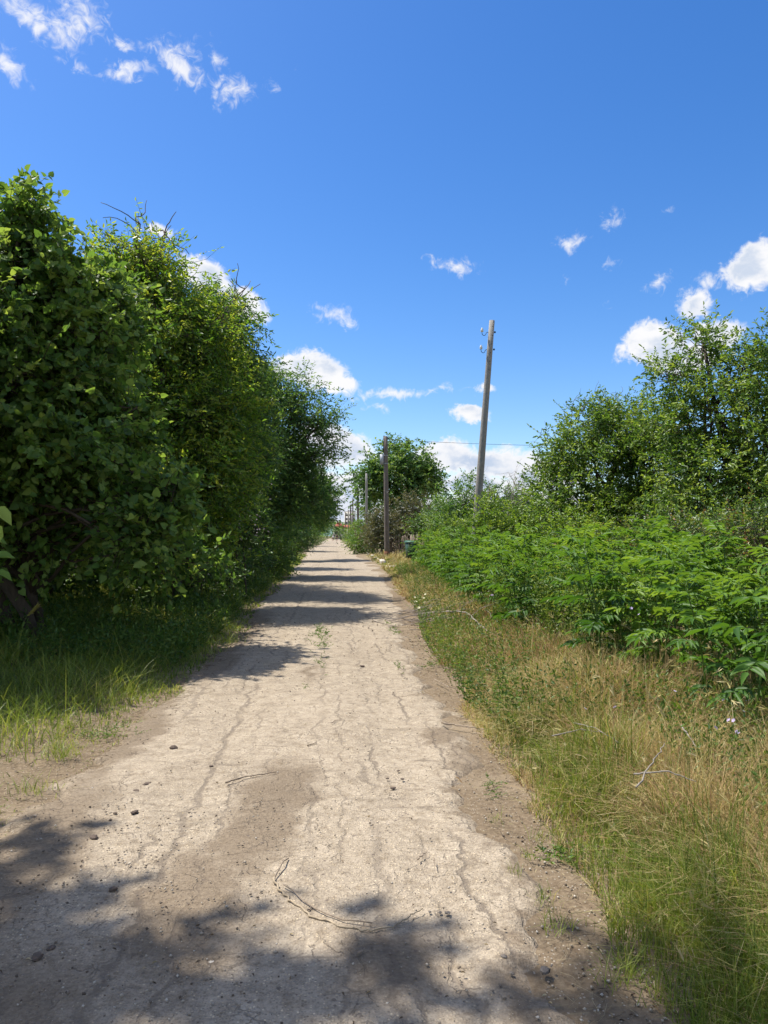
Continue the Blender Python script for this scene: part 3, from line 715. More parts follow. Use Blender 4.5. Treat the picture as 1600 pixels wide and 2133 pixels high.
make_plant('background_tree', shade_tree_lab[0], 'tree', (-7.6, 10, 0), [V3(-7.4, 9.6, 4.6, 1.5), V3(-7.9, 10.8, 3.0, 1.5), V3(-8.6, 9.0, 3.6, 1.4), V3(-7.2, 11.2, 1.6, 1.3)], 0.13, LM_dark, trunk_r=.12, k=8, clump=.6, per=6, width=.7, seed=36)
make_plant('background_tree', shade_tree_lab[1], 'tree', (-7.4, 14, 0), [V3(-7.2, 13.4, 5.0, 1.6), V3(-6.6, 14.2, 3.2, 1.5), V3(-8.6, 14.5, 3.6, 1.6), V3(-6.2, 13.2, 1.4, 1.2), V3(-8.4, 13, 1.6, 1.4)], 0.13, LM_dark, trunk_r=.12, k=8, clump=.6, per=6, width=.7, seed=37)
hedge_lab = ['dark undergrowth bush behind the large-leaved tree trunks', 'dark undergrowth bush deeper in the shade behind the trunks', 'dark undergrowth bush behind the yellow-green tree', 'dark undergrowth bush at the back of the shaded belt', 'dark undergrowth bush below the slender-leaved tree']
for i, (px, py, Y, rx, rz) in enumerate([(60, 1170, 17, 170, 80), (-120, 1150, 19, 200, 110), (260, 1160, 21, 130, 65), (150, 1140, 26, 160, 60), (420, 1150, 26, 120, 50)]):
    make_plant('undergrowth_bush', hedge_lab[i], 'bush', base_at(px, Y), [lobe(px, py, Y, rx, rz, 1.2), lobe(px + rx * .6, py + 10, Y + 1.5, rx * .8, rz, 1.2), lobe(px - rx * .6, py + 10, Y + 1.5, rx * .8, rz, 1.2)], 0.13, LM_dark, cov=3.6, trunk_r=.04, stems=4, k=8, clump=.6, per=6, width=.65, seed=170 + i, wood_name='stem')
# low shrubs under them
sh_lab = ['low dark shrub on the shaded verge below the yellow-green tree', 'low shrub on the verge just past the dark gap under the trees', 'bushy shrub below the overhanging tree', 'rounded shrub below the leaning far tree',
          'shrub mass under the far row of trees', 'pale green low weeds-like shrub beside the lane by the overhanging tree', 'last low bush of the shaded verge before the walkers']
for i, (px, py, Y, rx, rz, mt) in enumerate([(430, 1190, 17.5, 60, 40, LM_dark), (500, 1165, 21, 60, 45, LM_dark), (560, 1150, 30, 50, 38, LM_dark), (612, 1125, 46, 34, 22, LM_dark), (640, 1122, 75, 26, 15, LM_dark), (575, 1165, 27, 34, 26, LM_fresh), (660, 1118, 120, 14, 7, LM_fresh)]):
    make_plant('shrub', sh_lab[i], 'shrub', base_at(px, Y), [lobe(px, py, Y, rx, rz, .9), lobe(px - rx * .7, py + 5, Y + .6, rx * .8, rz * .8, .9)], 0.055 + Y * .0013, mt, cov=4.0, trunk_r=0.03, stems=3, k=8, clump=0.35 + Y * .006, per=6, width=0.6, seed=40 + i, wood_name='stem')
fl = make_plant('flowering_shrub', 'shaded shrub dotted with small pale pink blossoms on the dark verge', 'shrub', base_at(492, 18.7), [lobe(505, 1075, 18.5, 38, 50, .6), lobe(530, 1105, 18.5, 28, 40, .5)], 0.06, LM_dark, cov=2.4, trunk_r=0.03, stems=3, k=8, clump=.35, per=6, seed=51, wood_name='stem')
M_pink = leaf_mat('pale_pink_petal', L3((0.5, 0.40, 0.42), (0.62, 0.52, 0.53), (0.7, 0.62, 0.62)), 0.3, 0.6, 0.2, (1.1, 1.1, 1.1))
b = MB(); rng = np.random.default_rng(3)
for i in range(46):
    px, py = 513 + 26 * rng.normal(), 1085 + 30 * rng.normal()
    c = at(px, py, 17.9)
    A = rdir(5); add_leaves(b, np.repeat(c[None], 5, 0), A, np.repeat(np.array([[0.1, -1, 0.5]]), 5, 0) + .3 * rdir(5), 0.028, 0.9, 0.5, OVAL)
tag(b.build('blossoms', M_pink, fl), kind='stuff')
# the tree whose boughs hang over the lane beside the photographer
nt1 = make_plant('near_tree', 'broad-leaved branch tips poking in at the left edge, close to the viewer', 'tree', (-6.0, 5.4, 0),
    [V3(-5.95, 5.15, 9.0, 1.15, 1.15), V3(-5.85, 4.6, 9.6, 1.0, 1.2), V3(-5.4, 4.6, 10.3, .8, .9), V3(-5.1, 4.5, 11.0, .6, .9), V3(-4.75, 4.75, 11.2, .6, 1.2), V3(-6.35, 5.5, 8.0, 1.0, 1.3), V3(-7.2, 6.0, 7.2, 1.2, 2.2), V3(-6.6, 4.4, 7.4, 1.1, 2.0), V3(-6.4, 4.9, 10.4, 1.2, 1.6)],
    0.13, LM_lime, trunk_r=0.17, k=7, clump=0.5, per=7, droop=0.45, shape=HEART, width=0.86, seed=61, shell=0.2)
b = MB(); wd_ = MB(); rng = np.random.default_rng(4)
O = np.array([at(-14, 1055, 2.9), at(-16, 1085, 2.95), at(-20, 1160, 2.9), at(-14, 1190, 3.0), at(-30, 1120, 3.0)])
A = np.array([[.45, -.1, -.35], [.2, .1, -.9], [.6, .1, .05], [.7, 0, -.25], [.5, .2, -.1]])
Nn = np.array([[.3, -.6, .6], [.6, -.7, .2], [.1, -.5, .8], [.1, -.4, .85], [.1, -.5, .8]])
add_leaves(b, O, A, Nn, np.array([.10, .10, .085, .08, .08]), .72, np.array([.9, .95, .45, .4, .4]), OVAL, curl=.2)
b.build('leaf_spray', LM_lime, nt1)
wd_.tube(np.array([(-5.9, 5.3, 4.2), (-4.6, 4.6, 3.6), (-3.2, 3.8, 2.6), at(-180, 1000, 3.2), at(-90, 1060, 3.05), at(-24, 1075, 2.93), at(-16, 1085, 2.95)]), [.04, .03, .016, .008, .006, .003, .0015], 5)
wd_.tube(np.array([(-3.2, 3.8, 2.6), at(-250, 1000, 3.3), at(-120, 1040, 3.1), at(-60, 1140, 3.0), at(-20, 1162, 2.9)]), [.012, .009, .006, .004, .0015], 5)
wd_.build('twig', M_bark, nt1)

# ---- right side of the lane
make_plant('fruit_tree', 'tallest green tree on the right, rising out of the frame edge', 'tree', base_at(1530, 17),
    [lobe(1465, 715, 18, 50, 42, .9, 3.4), lobe(1400, 785, 18, 60, 40, 1, 3.4), lobe(1555, 780, 17, 85, 75, 1.3, 3.8), lobe(1625, 735, 17, 60, 65, 1, 3.8), lobe(1500, 870, 17, 120, 80, 1.4, 2.6),
     lobe(1400, 895, 18, 75, 60, 1.1, 3.8), lobe(1610, 900, 16.5, 115, 115, 1.4), lobe(1480, 990, 17, 130, 70, 1.3), lobe(1620, 1030, 16, 100, 70, 1.2), lobe(1430, 1060, 17, 70, 45, 1.0)],
    0.105, LM_right, cov=4.6, trunk_r=0.11, stems=5, k=9, clump=0.42, per=6, droop=0.2, width=0.58, shoots=10, shoot_len=0.55, seed=71, branches=30)
t7 = make_plant('thicket_tree', 'bushy green tree beside the leaning pole with a few bare twigs above', 'tree', base_at(1260, 21),
    [lobe(1235, 880, 21, 75, 42, 1.2, 3.8), lobe(1175, 945, 21, 60, 50, 1.1, 3.8), lobe(1330, 870, 21, 75, 42, 1.1, 3.8), lobe(1270, 980, 20.5, 105, 75, 1.4), lobe(1385, 980, 20, 75, 85, 1.3), lobe(1150, 1010, 21, 45, 50, 1.0),
     lobe(1200, 1060, 20, 80, 45, 1.1), lobe(1330, 1060, 20, 85, 50, 1.2), lobe(1300, 920, 20.5, 90, 50, 1.2)],
    0.105, LM_right, cov=4.8, trunk_r=0.09, stems=6, k=9, clump=0.46, per=6, droop=0.2, width=0.62, shoots=9, shoot_len=0.6, seed=72, branches=30)
w = MB(); rg = np.random.default_rng(9)
for (px, py, qx, qy, Y, ln) in [(1195, 925, 1128, 870, 21, 1.1), (1190, 880, 1168, 835, 21, .8), (1250, 860, 1240, 800, 21, .85), (1278, 850, 1272, 808, 21, .6), (1210, 860, 1206, 825, 21, .5), (1335, 780, 1345, 752, 18, .5)]:
    a, bb = at(px, py, Y), at(qx, qy, Y); dead_branches(w, a, bb - a, ln, .012, 1, rg)
w.build('dead_branch', M_deadwood, t7)
red_lab = ['shrub with reddish young tips in front of the tallest tree, at the frame edge', 'shrub with reddish young tips, in front of the dark trunks', 'small red-tipped shrub closest to the bushy tree by the pole', 'red-tipped shrub under the tallest tree, second from the frame edge']
for i, (px, py, Y, rx, rz) in enumerate([(1585, 1120, 10.6, 95, 62), (1400, 1136, 12.4, 85, 46), (1275, 1140, 15, 80, 34), (1490, 1128, 11.6, 80, 52)]):
    make_plant('red_tipped_shrub', red_lab[i], 'shrub', base_at(px, Y), [lobe(px, py, Y, rx, rz, .6), lobe(px + 30, py + 40, Y, rx, rz, .6)], 0.052, LM_red, cov=3.0, trunk_r=0.02, stems=4, k=10, clump=.32, per=5, width=.66, droop=.1, shoots=14, shoot_len=.5, seed=80 + i, wood_name='stem', group='red-tipped shrubs', tjit=.22, tmid=.42)
fr_lab = ['light green sapling shrub wrapping the foot of the leaning pole', 'light green bush to the right of the leaning pole foot', 'light green bush left of the leaning pole foot', 'pale green bush between the pole and the bushy tree', 'light green shrub below the bushy tree, next to its dark stems', 'light green bush at the foot of the bushy tree, towards the tallest tree', 'light green bush under the tallest tree, behind the elder', 'low light green bush just behind the green bin', 'light green bush at the frame edge under the tallest tree', 'green bush filling the gap below the bushy tree crown']
for i, (px, py, Y, rx, rz) in enumerate([(1022, 1082, 22.5, 38, 50), (1085, 1088, 24, 62, 52), (948, 1106, 31, 55, 32), (1145, 1098, 22, 66, 52), (1200, 1125, 18, 80, 40), (1330, 1130, 16.5, 90, 42), (1450, 1120, 14.5, 90, 46), (930, 1126, 36, 40, 16), (1560, 1095, 15.5, 90, 50), (1260, 1085, 19.5, 90, 50)]):
    make_plant('leafy_bush', fr_lab[i], 'bush', base_at(px, Y), [lobe(px, py, Y, rx, rz, .8), lobe(px - 14, py + 30, Y - .4, rx * 1.1, rz * .7, .8)], 0.085, LM_fresh, cov=3.2, trunk_r=0.025, stems=4, k=9, clump=.42, per=6, width=.66, shoots=8, shoot_len=.5, seed=90 + i, wood_name='stem')
th_lab = ['mid-green thicket tree just left of the leaning pole, in the background', 'thin-crowned background tree right behind the leaning pole', 'background tree beside the bare whitish branches', 'low background bush beside the brownish bushes']
for i, (px, py, Y, rx, rz, mt) in enumerate([(965, 1050, 43, 48, 46, LM_cool), (1035, 1052, 42, 45, 45, LM_cool), (1095, 1062, 41, 36, 40, LM_cool), (925, 1075, 46, 42, 34, LM_dark)]):
    make_plant('thicket_tree', th_lab[i], 'tree', base_at(px, Y), [lobe(px, py, Y, rx, rz, 1.5), lobe(px - 20, py + 25, Y, rx, rz * .8, 1.5), lobe(px + 22, py + 30, Y, rx, rz * .7, 1.5)], 0.16, mt, cov=3.8, trunk_r=0.09, stems=3, k=8, clump=.75, per=6, width=.6, shoots=9, shoot_len=.9, seed=100 + i)
bare = thing('bare_tree', 'leafless whitish dead sapling behind the leaning pole', 'tree', base_at(1070, 39))
w = MB(); rg = np.random.default_rng(21)
for (px, py, qx, qy, ln) in [(1050, 1110, 1042, 1010, 2.6), (1090, 1110, 1098, 1010, 2.6), (1075, 1100, 1068, 1015, 2.3), (1110, 1090, 1122, 1005, 2.2), (1020, 1090, 1022, 990, 2.4)]:
    a, bb = at(px, py, 39), at(qx, qy, 39); dead_branches(w, a, bb - a, ln, .03, 2, rg)
w.tube(np.array([[*base_at(1070, 39)[:2], 0], at(1070, 1105, 39)]), [.07, .04], 7)
for px in (1050, 1090, 1075, 1110, 1020): w.tube(np.array([at(1070, 1120, 39), at(px, 1108, 39)]), [.035, .03], 6)
w.build('trunk', M_palewood, bare)
mar_lab = ['brownish purple-leaved bush right behind the pole with the grey box', 'brownish bush at the right end of the purple-leaved group', 'tall brown-leaved bush in front of the big round tree']
for i, (px, py, Y, rx, rz) in enumerate([(800, 1092, 58, 32, 36), (925, 1092, 58, 40, 30), (860, 1070, 60, 42, 40)]):
    make_plant('maroon_bush', mar_lab[i], 'bush', base_at(px, Y), [lobe(px, py, Y, rx, rz, 1.6), lobe(px + 20, py + 25, Y - 1, rx, rz * .8, 1.6), lobe(px - 16, py + 22, Y - 1, rx * .8, rz * .7, 1.6)], 0.17, LM_maroon, cov=4.5, trunk_r=0.07, stems=4, k=8, clump=.8, per=6, width=.6, shoots=4, shoot_len=.8, seed=110 + i, wood_name='stem', group='brownish bushes by the fence')
make_plant('round_tree', 'big dark round-crowned tree rising behind the pole with the grey box', 'tree', base_at(835, 86),
    [lobe(835, 975, 86, 82, 48, 3.5), lobe(765, 1000, 86, 26, 34, 2), lobe(895, 990, 86, 30, 24, 2.4), lobe(815, 952, 86, 42, 32, 3), lobe(772, 985, 86, 24, 32, 2), lobe(850, 960, 86, 40, 34, 3), lobe(885, 998, 86, 34, 28, 3.8), lobe(830, 1000, 86, 60, 38, 3), lobe(778, 1022, 86, 28, 30, 2.2), lobe(860, 1035, 86, 50, 40, 3), lobe(810, 1060, 87, 50, 40, 3)],
    0.34, LM_cool, cov=4.8, trunk_r=0.35, k=8, clump=1.3, per=7, width=.75, droop=.4, seed=120)
ro_lab = ['green roadside bush at the lane edge in front of the second pole', 'larger roadside bush behind it, reaching the thin pole', 'far roadside bush narrowing the end of the lane']
for i, (px, py, Y, rx, rz) in enumerate([(754, 1128, 62, 30, 20), (750, 1110, 70, 24, 22), (727, 1116, 95, 12, 10)]):
    make_plant('roadside_bush', ro_lab[i], 'bush', base_at(px + 4, Y), [lobe(px, py, Y, rx, rz, 1.4), lobe(px + 20, py + 10, Y, rx * .8, rz * .8, 1.4)], 0.14, LM_fresh, cov=4.2, trunk_r=0.05, stems=4, k=8, clump=.6, per=6, width=.6, seed=130 + i, wood_name='stem', tmid=.35)
make_plant('light_green_tree', 'light green tree behind the thin second pole', 'tree', base_at(762, 110), [lobe(765, 1050, 110, 8, 14, 1.2), lobe(760, 1078, 110, 14, 16, 2)], 0.26, LM_fresh, cov=2.8, trunk_r=.2, k=8, clump=1.2, per=6, seed=140, tmid=.4)
make_plant('end_tree', 'dark tree closing the end of the lane below the red roof', 'tree', base_at(712, 255), [lobe(688, 1100, 255, 13, 7, 3), lobe(718, 1106, 255, 13, 9, 3), lobe(700, 1109, 250, 16, 9, 3), lobe(684, 1082, 262, 8, 12, 2)], 0.5, LM_dark, cov=2.6, trunk_r=.3, k=8, clump=1.6, per=6, seed=141)

# far woodland on the horizon, one mass
b = MB(); rng = np.random.default_rng(8)
n = 5200
wx = rng.random(n) * 900 - 420; wy = 420 + 60 * vn(wx * .02, 0 * wx, 3) + 25 * rng.random(n)
top = 5.0 + 5 * vn(wx * .03, 0 * wx, 9) + 3 * vn(wx * .15, 0 * wx, 10)
wz = top * rng.random(n) ** .7
O = np.stack([wx, wy, wz], 1)
for _ in range(2):
    sprays(b, None, O, unit(rng.normal(size=(n, 3)) + np.array([0, 0, .3])), np.full(n, 1.8), 5, 1.0, .8, OVAL, .2, np.full(n, .5))
tag(b.build('distant_woodland', LM_cool), 'low line of distant woodland along the horizon', 'woodland', kind='stuff')
# blue hill far beyond
def hill_z(X, Y): return 34 * np.exp(-((X - 60) / 420) ** 2) * np.exp(-((Y - 2300) / 260) ** 2) * (0.8 + .4 * vn(X * .01, Y * .01, 5)) - 1.0
M_hill = plain('hill_grass', (0.10, 0.16, 0.14), 0.95, 0.2, 0.01, 0)
hl = grid_mesh(np.linspace(-1100, 1200, 60), np.linspace(1700, 2900, 24), hill_z, 'hills', M_hill); tag(hl, kind='structure')

# ------------------------------------------------------------------ ground cover
def blades(mb, x, y, h, w_, tint, lean=0.35, leanj=0.25, dirb=None, spread=None):
    n = len(x)
    z = hgt(x, y) - 0.01
    P = np.stack([x, y, z], 1)
    th = rng.random(n) * 2 * math.pi if dirb is None else dirb
    le = np.abs(lean + leanj * rng.normal(size=n))
    d = np.stack([np.cos(th), np.sin(th), np.zeros(n)], 1)
    ph = th + math.pi / 2 + 0.9 * rng.normal(size=n)
    s = np.stack([np.cos(ph), np.sin(ph), np.zeros(n)], 1)
    V = []
    for t_, ww in ((0, 1), (.4, .85), (.75, .55)):
        c = P + d * (h * le * t_ ** 1.8)[:, None] + np.array([0, 0, 1.0]) * (h * t_ * (1 - .35 * np.minimum(le, 1.6) * t_))[:, None]
        V += [c - s * (w_ * ww / 2)[:, None], c + s * (w_ * ww / 2)[:, None]]
    V.append(P + d * (h * le)[:, None] + np.array([0, 0, 1.0]) * (h * (1 - .35 * np.minimum(le, 1.6)))[:, None])
    V = np.stack(V, 1)
    i = np.arange(n)[:, None] * 7
    mb.add(V.reshape(-1, 3), [np.concatenate([i + np.array([[0, 1, 3, 2]]), i + np.array([[2, 3, 5, 4]])]), i + np.array([[4, 5, 6]])], np.repeat(tint, 7))
    return V[:, 6], d

def seed_heads(mb, tip, d, ln, w_, tint):
    """nodding spindle-shaped ears with a brush of awns"""
    n = len(tip)
    A = unit(d * 0.8 + np.array([0, 0, .5]) + .35 * rng.normal(size=(n, 3)))
    for rot in range(2):
        N_ = unit(rng.normal(size=(n, 3)))
        add_leaves(mb, tip - A * (ln * .1)[:, None], A, N_, ln, 0.15, tint, [(.5, .25), (.42, .62)], fold=.05, curl=.1)
    for _ in range(5):
        add_leaves(mb, tip + A * (ln * .3 * rng.random(n))[:, None], A + .28 * rng.normal(size=(n, 3)), unit(rng.normal(size=(n, 3))), ln * 1.1, 0.025, np.clip(tint + .1, 0, 1), LANCE, fold=0, curl=.1)

def logy(n, a, b): return a * (b / a) ** rng.random(n)

M_dry = leaf_mat('dry_grass_blade', [(0.0, (0.24, 0.14, 0.075)), (0.25, (0.42, 0.275, 0.145)), (0.5, (0.54, 0.42, 0.20)), (0.75, (0.50, 0.46, 0.18)), (1.0, (0.66, 0.57, 0.34))], 0.36, 0.6, 0.2, (1.25, 1.2, .9))
M_green = leaf_mat('green_grass_blade', [(0.0, (0.065, 0.110, 0.018)), (0.4, (0.155, 0.220, 0.032)), (0.7, (0.27, 0.305, 0.060)), (1.0, (0.42, 0.38, 0.13))], 0.42, 0.45, 0.35, (1.5, 1.4, .8))
M_weed = leaf_mat('weed_leaf', L3((0.03, 0.08, 0.014), (0.085, 0.16, 0.024), (0.19, 0.25, 0.045)), 0.36)

YB = [3, 5, 6, 7.5, 9, 11, 14, 20, 30, 38, 60]
XB = [3.0, 2.8, 2.4, 2.32, 2.35, 2.42, 2.65, 3.05, 3.6, 4.4, 5.5]
def xbound(y): return np.interp(y, YB, XB)

rng = np.random.default_rng(77)
dry, grn = MB(), MB()
n = 150000
y = logy(n, 1.7, 55)
e0 = xrg(y)
wid = np.maximum(xbound(y) + 0.5 - e0, .4)
x = e0 + wid * rng.random(n) ** 1.0 - 0.06
inn = (x - e0)
# greenness: by the lane near the viewer, in patches, and under the elder
gz = 0.75 * np.exp(-((inn - .25) / .38) ** 2) * sstep(y, 8.0, 4.5) + 0.62 * sstep(y, 4.2, 2.6) * np.exp(-((inn - .6) / .8) ** 2)
gz = gz - .26 * sstep(inn, .35, .9) + 0.60 * (vn(x * 1.1, y * .8, 31) - 0.50) + 0.45 * (vn(x * 3.7, y * 3.1, 32) - 0.5)
gz = gz + 0.5 * sstep(inn, wid * .55, wid * .95) + 0.75 * sstep(y, 20, 30) - 0.05
isg = rng.random(n) < np.clip(gz, 0.10, 0.93)
tall = (0.15 + 0.19 * sstep(inn, 0.05, 0.9) + 0.10 * vn(x * 1.5, y * 1.5, 33)) * (.55 + .9 * vn(x * 3.3, y * 3.3, 36))
ht = tall * (0.55 + 0.75 * rng.random(n)) * (1 - .38 * sstep(y, 8, 16)) * (1 - .5 * sstep(y, 22, 31) * (x < 4.6)) * (0.45 + .55 * sstep(inn, -0.02, .3))
bw = np.maximum(0.0038, 0.00115 * y) * (0.6 + .8 * rng.random(n))
red = 0.35 * np.exp(-((x - 2.7) / .8) ** 2 - ((y - 10.5) / 3.0) ** 2)
td = np.clip(0.44 - red + 0.5 * (vn(x * 1.3, y * 1.0, 34) - .5) + .2 * rng.normal(size=n), 0, 1)
tg = np.clip(0.42 + 0.5 * (vn(x * 1.6, y * 1.4, 35) - .5) + .2 * rng.normal(size=n), 0, 1)
d_ = ~isg
lean = np.where(rng.random(n) < .35, 1.6, .6)
tip, dd = blades(dry, x[d_], y[d_], ht[d_], bw[d_] * .85, td[d_], lean[d_], .28)
tip2, dd2 = blades(grn, x[isg], y[isg], ht[isg] * 1.05, bw[isg] * 1.1, tg[isg], np.where(lean[isg] > 1, 1.2, .3), .22)
sel = rng.random(len(tip)) < .05
seed_heads(dry, tip[sel], dd[sel], np.maximum(.036, .005 * tip[sel][:, 1]) * (.8 + .5 * rng.random(sel.sum())), 1, np.clip(.62 + .2 * rng.normal(size=sel.sum()), 0, 1))
# taller ripe grasses standing towards the right edge, near the viewer
n = 4200
y = 2.2 + 6.5 * rng.random(n); x = xrg(y) + .55 + 2.6 * rng.random(n) ** .8
tip, dd = blades(dry, x, y, .42 + .28 * rng.random(n), np.full(n, .0035), np.clip(.55 + .25 * rng.normal(size=n), 0, 1), .5, .25)
sel = rng.random(n) < .09
seed_heads(dry, tip[sel], dd[sel], .055 + .03 * rng.random(sel.sum()), 1, np.clip(.72 + .14 * rng.normal(size=sel.sum()), 0, 1))
# long pale straws lying across the dry grass
n = 8000
y = logy(n, 2.3, 24); x = xrg(y) + .12 + np.maximum(.6, xbound(y) - xrg(y)) * rng.random(n)
b0 = np.stack([x, y, hgt(x, y) + .03 + .20 * rng.random(n)], 1); a_ = rng.random(n) * 6.28
b1 = b0 + np.stack([np.cos(a_), np.sin(a_), .5 * rng.normal(size=n)], 1) * (.04 + .13 * rng.random(n) ** 1.5)[:, None]
m0 = dry.n
add_twigs(dry, b0, b1, np.maximum(.0011, .00038 * y)); dry.t[-1][:] = np.repeat(np.clip(.7 + .25 * rng.normal(size=n), 0, 1), 9)
tag(dry.build('dry_grass', M_dry), 'tangled straw-coloured and reddish dry grass on the sunny verge', 'grass', kind='stuff')

# left verge grass
n = 80000
y = logy(n, 2.6, 60)
e0 = xl(y)
wv_ = np.minimum(1.2 + .55 * y, 8.0)
x = e0 - wv_ * rng.random(n) ** 1.35 + .05
inn = e0 - x
near_ = sstep(y, 7.6, 5.2)
dens = (1 - near_) + near_ * np.clip(vn(x * 2.1, y * 2.1, 41) * 1.9 - .62 + .35 * sstep(inn, .3, 1.2), 0.06, 1)
dens = dens * np.clip(.25 + .75 * sstep(inn, 0, .35) + .9 * (vn(x * 4, y * 4, 44) - .4), 0.1, 1)
kp = rng.random(n) < dens
x, y, inn = x[kp], y[kp], inn[kp]; n = len(x)
ht = (0.10 + 0.26 * sstep(inn, .02, .8)) * (0.5 + .8 * rng.random(n)) * (.42 + .50 * sstep(y, 4.8, 8.5)) * (.45 + .95 * vn(x * 1.8, y * 1.8, 45))
bw = np.maximum(0.0028, 0.0010 * y) * (0.7 + .7 * rng.random(n))
tg = np.clip(0.45 + 0.55 * (vn(x * 1.3, y * 1.2, 43) - .5) + .2 * rng.normal(size=n) + .25 * sstep(y, 5, 3), 0, 1)
lean = np.where(rng.random(n) < .3, 1.4, .62)
blades(grn, x, y, ht, bw, tg, lean, .28)
# long arching blades standing out of it
n = 420
y = logy(n, 5.4, 14); x = xl(y) - .3 - 2.5 * rng.random(n)
blades(grn, x, y, .28 + .25 * rng.random(n), np.full(n, .007), np.clip(.35 + .2 * rng.normal(size=n), 0, 1), .55, .25)
tag(grn.build('green_grass', M_green), 'fresh green grass along both verges of the lane', 'grass', kind='stuff')

# low broad-leaved weeds between grass and elder, and under the left trees
wd2 = MB(); rng = np.random.default_rng(78)
n = 5200
y = logy(n, 3.2, 34); e0 = xbound(y)
x = e0 - 1.1 + 1.7 * rng.random(n)
x = np.where(y < 5.6, np.interp(y, [3, 4, 6], [2.0, 2.1, 2.2]) + 1.9 * rng.random(n), x)
B = np.stack([x, y, hgt(x, y) + .02], 1)
hh = (.28 + .3 * rng.random(n)) * np.clip(.55 + .5 * vn(x * 1.2, y * 1.2, 51), .5, 1)
sprays(wd2, wd2, B, unit(np.array([0, 0, 1.0]) + .35 * rng.normal(size=(n, 3))), hh, 12, .034 + 0 * .001, .45, LANCE, .05, np.clip(.5 + .5 * (vn(x * 1.4, y * 1.1, 52) - .4), 0, 1), twig=.002, flat=.3)
n = 3200
y = logy(n, 9, 40); x = xl(y) - .3 - 3.5 * rng.random(n) ** 1.3
B = np.stack([x, y, hgt(x, y) + .02], 1)
sprays(wd2, wd2, B, unit(np.array([0, 0, 1.0]) + .4 * rng.normal(size=(n, 3))), .25 + .3 * rng.random(n), 9, .06, .5, OVAL, .1, np.full(n, .4), twig=.003)
n = 2600
y = 5 + 19 * rng.random(n); x = xbound(y) + .1 + (2.4 + .13 * y) * rng.random(n)
kp = (vn(x * .8, y * .7, 62) < .30) | (vn(x * 1.1, y * 1.3, 66) > .74); x, y = x[kp], y[kp]; n = len(x)
B = np.stack([x, y, hgt(x, y) + .1], 1)
for q in range(3):
    sprays(wd2, wd2, B + .06 * rng.normal(size=B.shape), unit(np.array([0, 0, 1.0]) + .22 * rng.normal(size=(n, 3))), (.75 + .5 * rng.random(n)), 17, .05, .34, LANCE, .06, np.clip(.62 + .5 * (vn(x * 1.4, y * 1.1, 52) - .4), 0, 1), twig=.003, flat=.3)
tag(wd2.build('weeds', M_weed), 'low leafy green weeds at the foot of the thickets', 'weeds', kind='stuff')

# ---- dwarf elder stand: every plant its own thing, four kinds shared
def elder_kind(seed):
    global rng
    rng = np.random.default_rng(seed)
    L, S = MB(), MB()
    H = 0.70 + .45 * rng.random(); kt = .16 * rng.normal()
    lx, ly = .12 * rng.normal(), .12 * rng.normal()
    stem = np.array([[lx * t * t, ly * t * t, H * t] for t in np.linspace(0, 1, 6)])
    S.tube(stem, np.linspace(.009, .004, 6), 6)
    def leafp(o, dirv, ln, tint):
        dirv = unit(dirv[None])[0]
        t = np.linspace(0, 1, 9)
        rach = o + dirv * (ln * t)[:, None] + np.array([0, 0, -1.0]) * (.28 * ln * t ** 2)[:, None]
        S.tube(rach, np.linspace(.0028, .0012, 9), 3, cap=False)
        side = unit(np.cross(dirv, [0, 0, 1.0])[None])[0]
        O, A, sz = [], [], []
        for q, f in ((2, .8), (3, .95), (4, 1.0), (5, 1.0), (6, .9), (7, .75)):
            for sgn in (-1, 1):
                O.append(rach[q]); A.append(dirv * .6 + side * sgn * .9 + np.array([0, 0, -.38]) + .2 * rng.normal(size=3)); sz.append(ln * .40 * f)
        O.append(rach[8]); A.append(dirv + np.array([0, 0, -.5])); sz.append(ln * .36)
        O = np.array(O); A = np.array(A)
        Nn = np.array([0, 0, 1.0]) + dirv * .4 + .32 * rng.normal(size=O.shape)
        # two-step leaflets so that each bends over at the tip
        add_leaves(L, O, A, Nn, np.array(sz), .30, np.clip(tint + .1 * rng.normal(size=len(O)), 0, 1), LANCE, fold=.06, curl=.22)
    for lev, (z, ln, el_) in enumerate([(.34, .28, .15), (.48, .31, .25), (.62, .32, .35), (.76, .31, .5), (.90, .28, .75), (1.0, .22, 1.1)]):
        o = np.array([lx * z * z, ly * z * z, H * z])
        a0 = lev * 1.571 + .4 * rng.normal()
        for m_ in range(2 if lev < 4 else 3):
            a = a0 + m_ * (math.pi if lev < 4 else 2.09)
            leafp(o, np.array([math.cos(a), math.sin(a), el_]), ln * (.75 + .45 * rng.random()), .32 + .08 * lev + kt)
    return S.mesh('stem', M_weed), L.mesh('leaves', LM_elder)

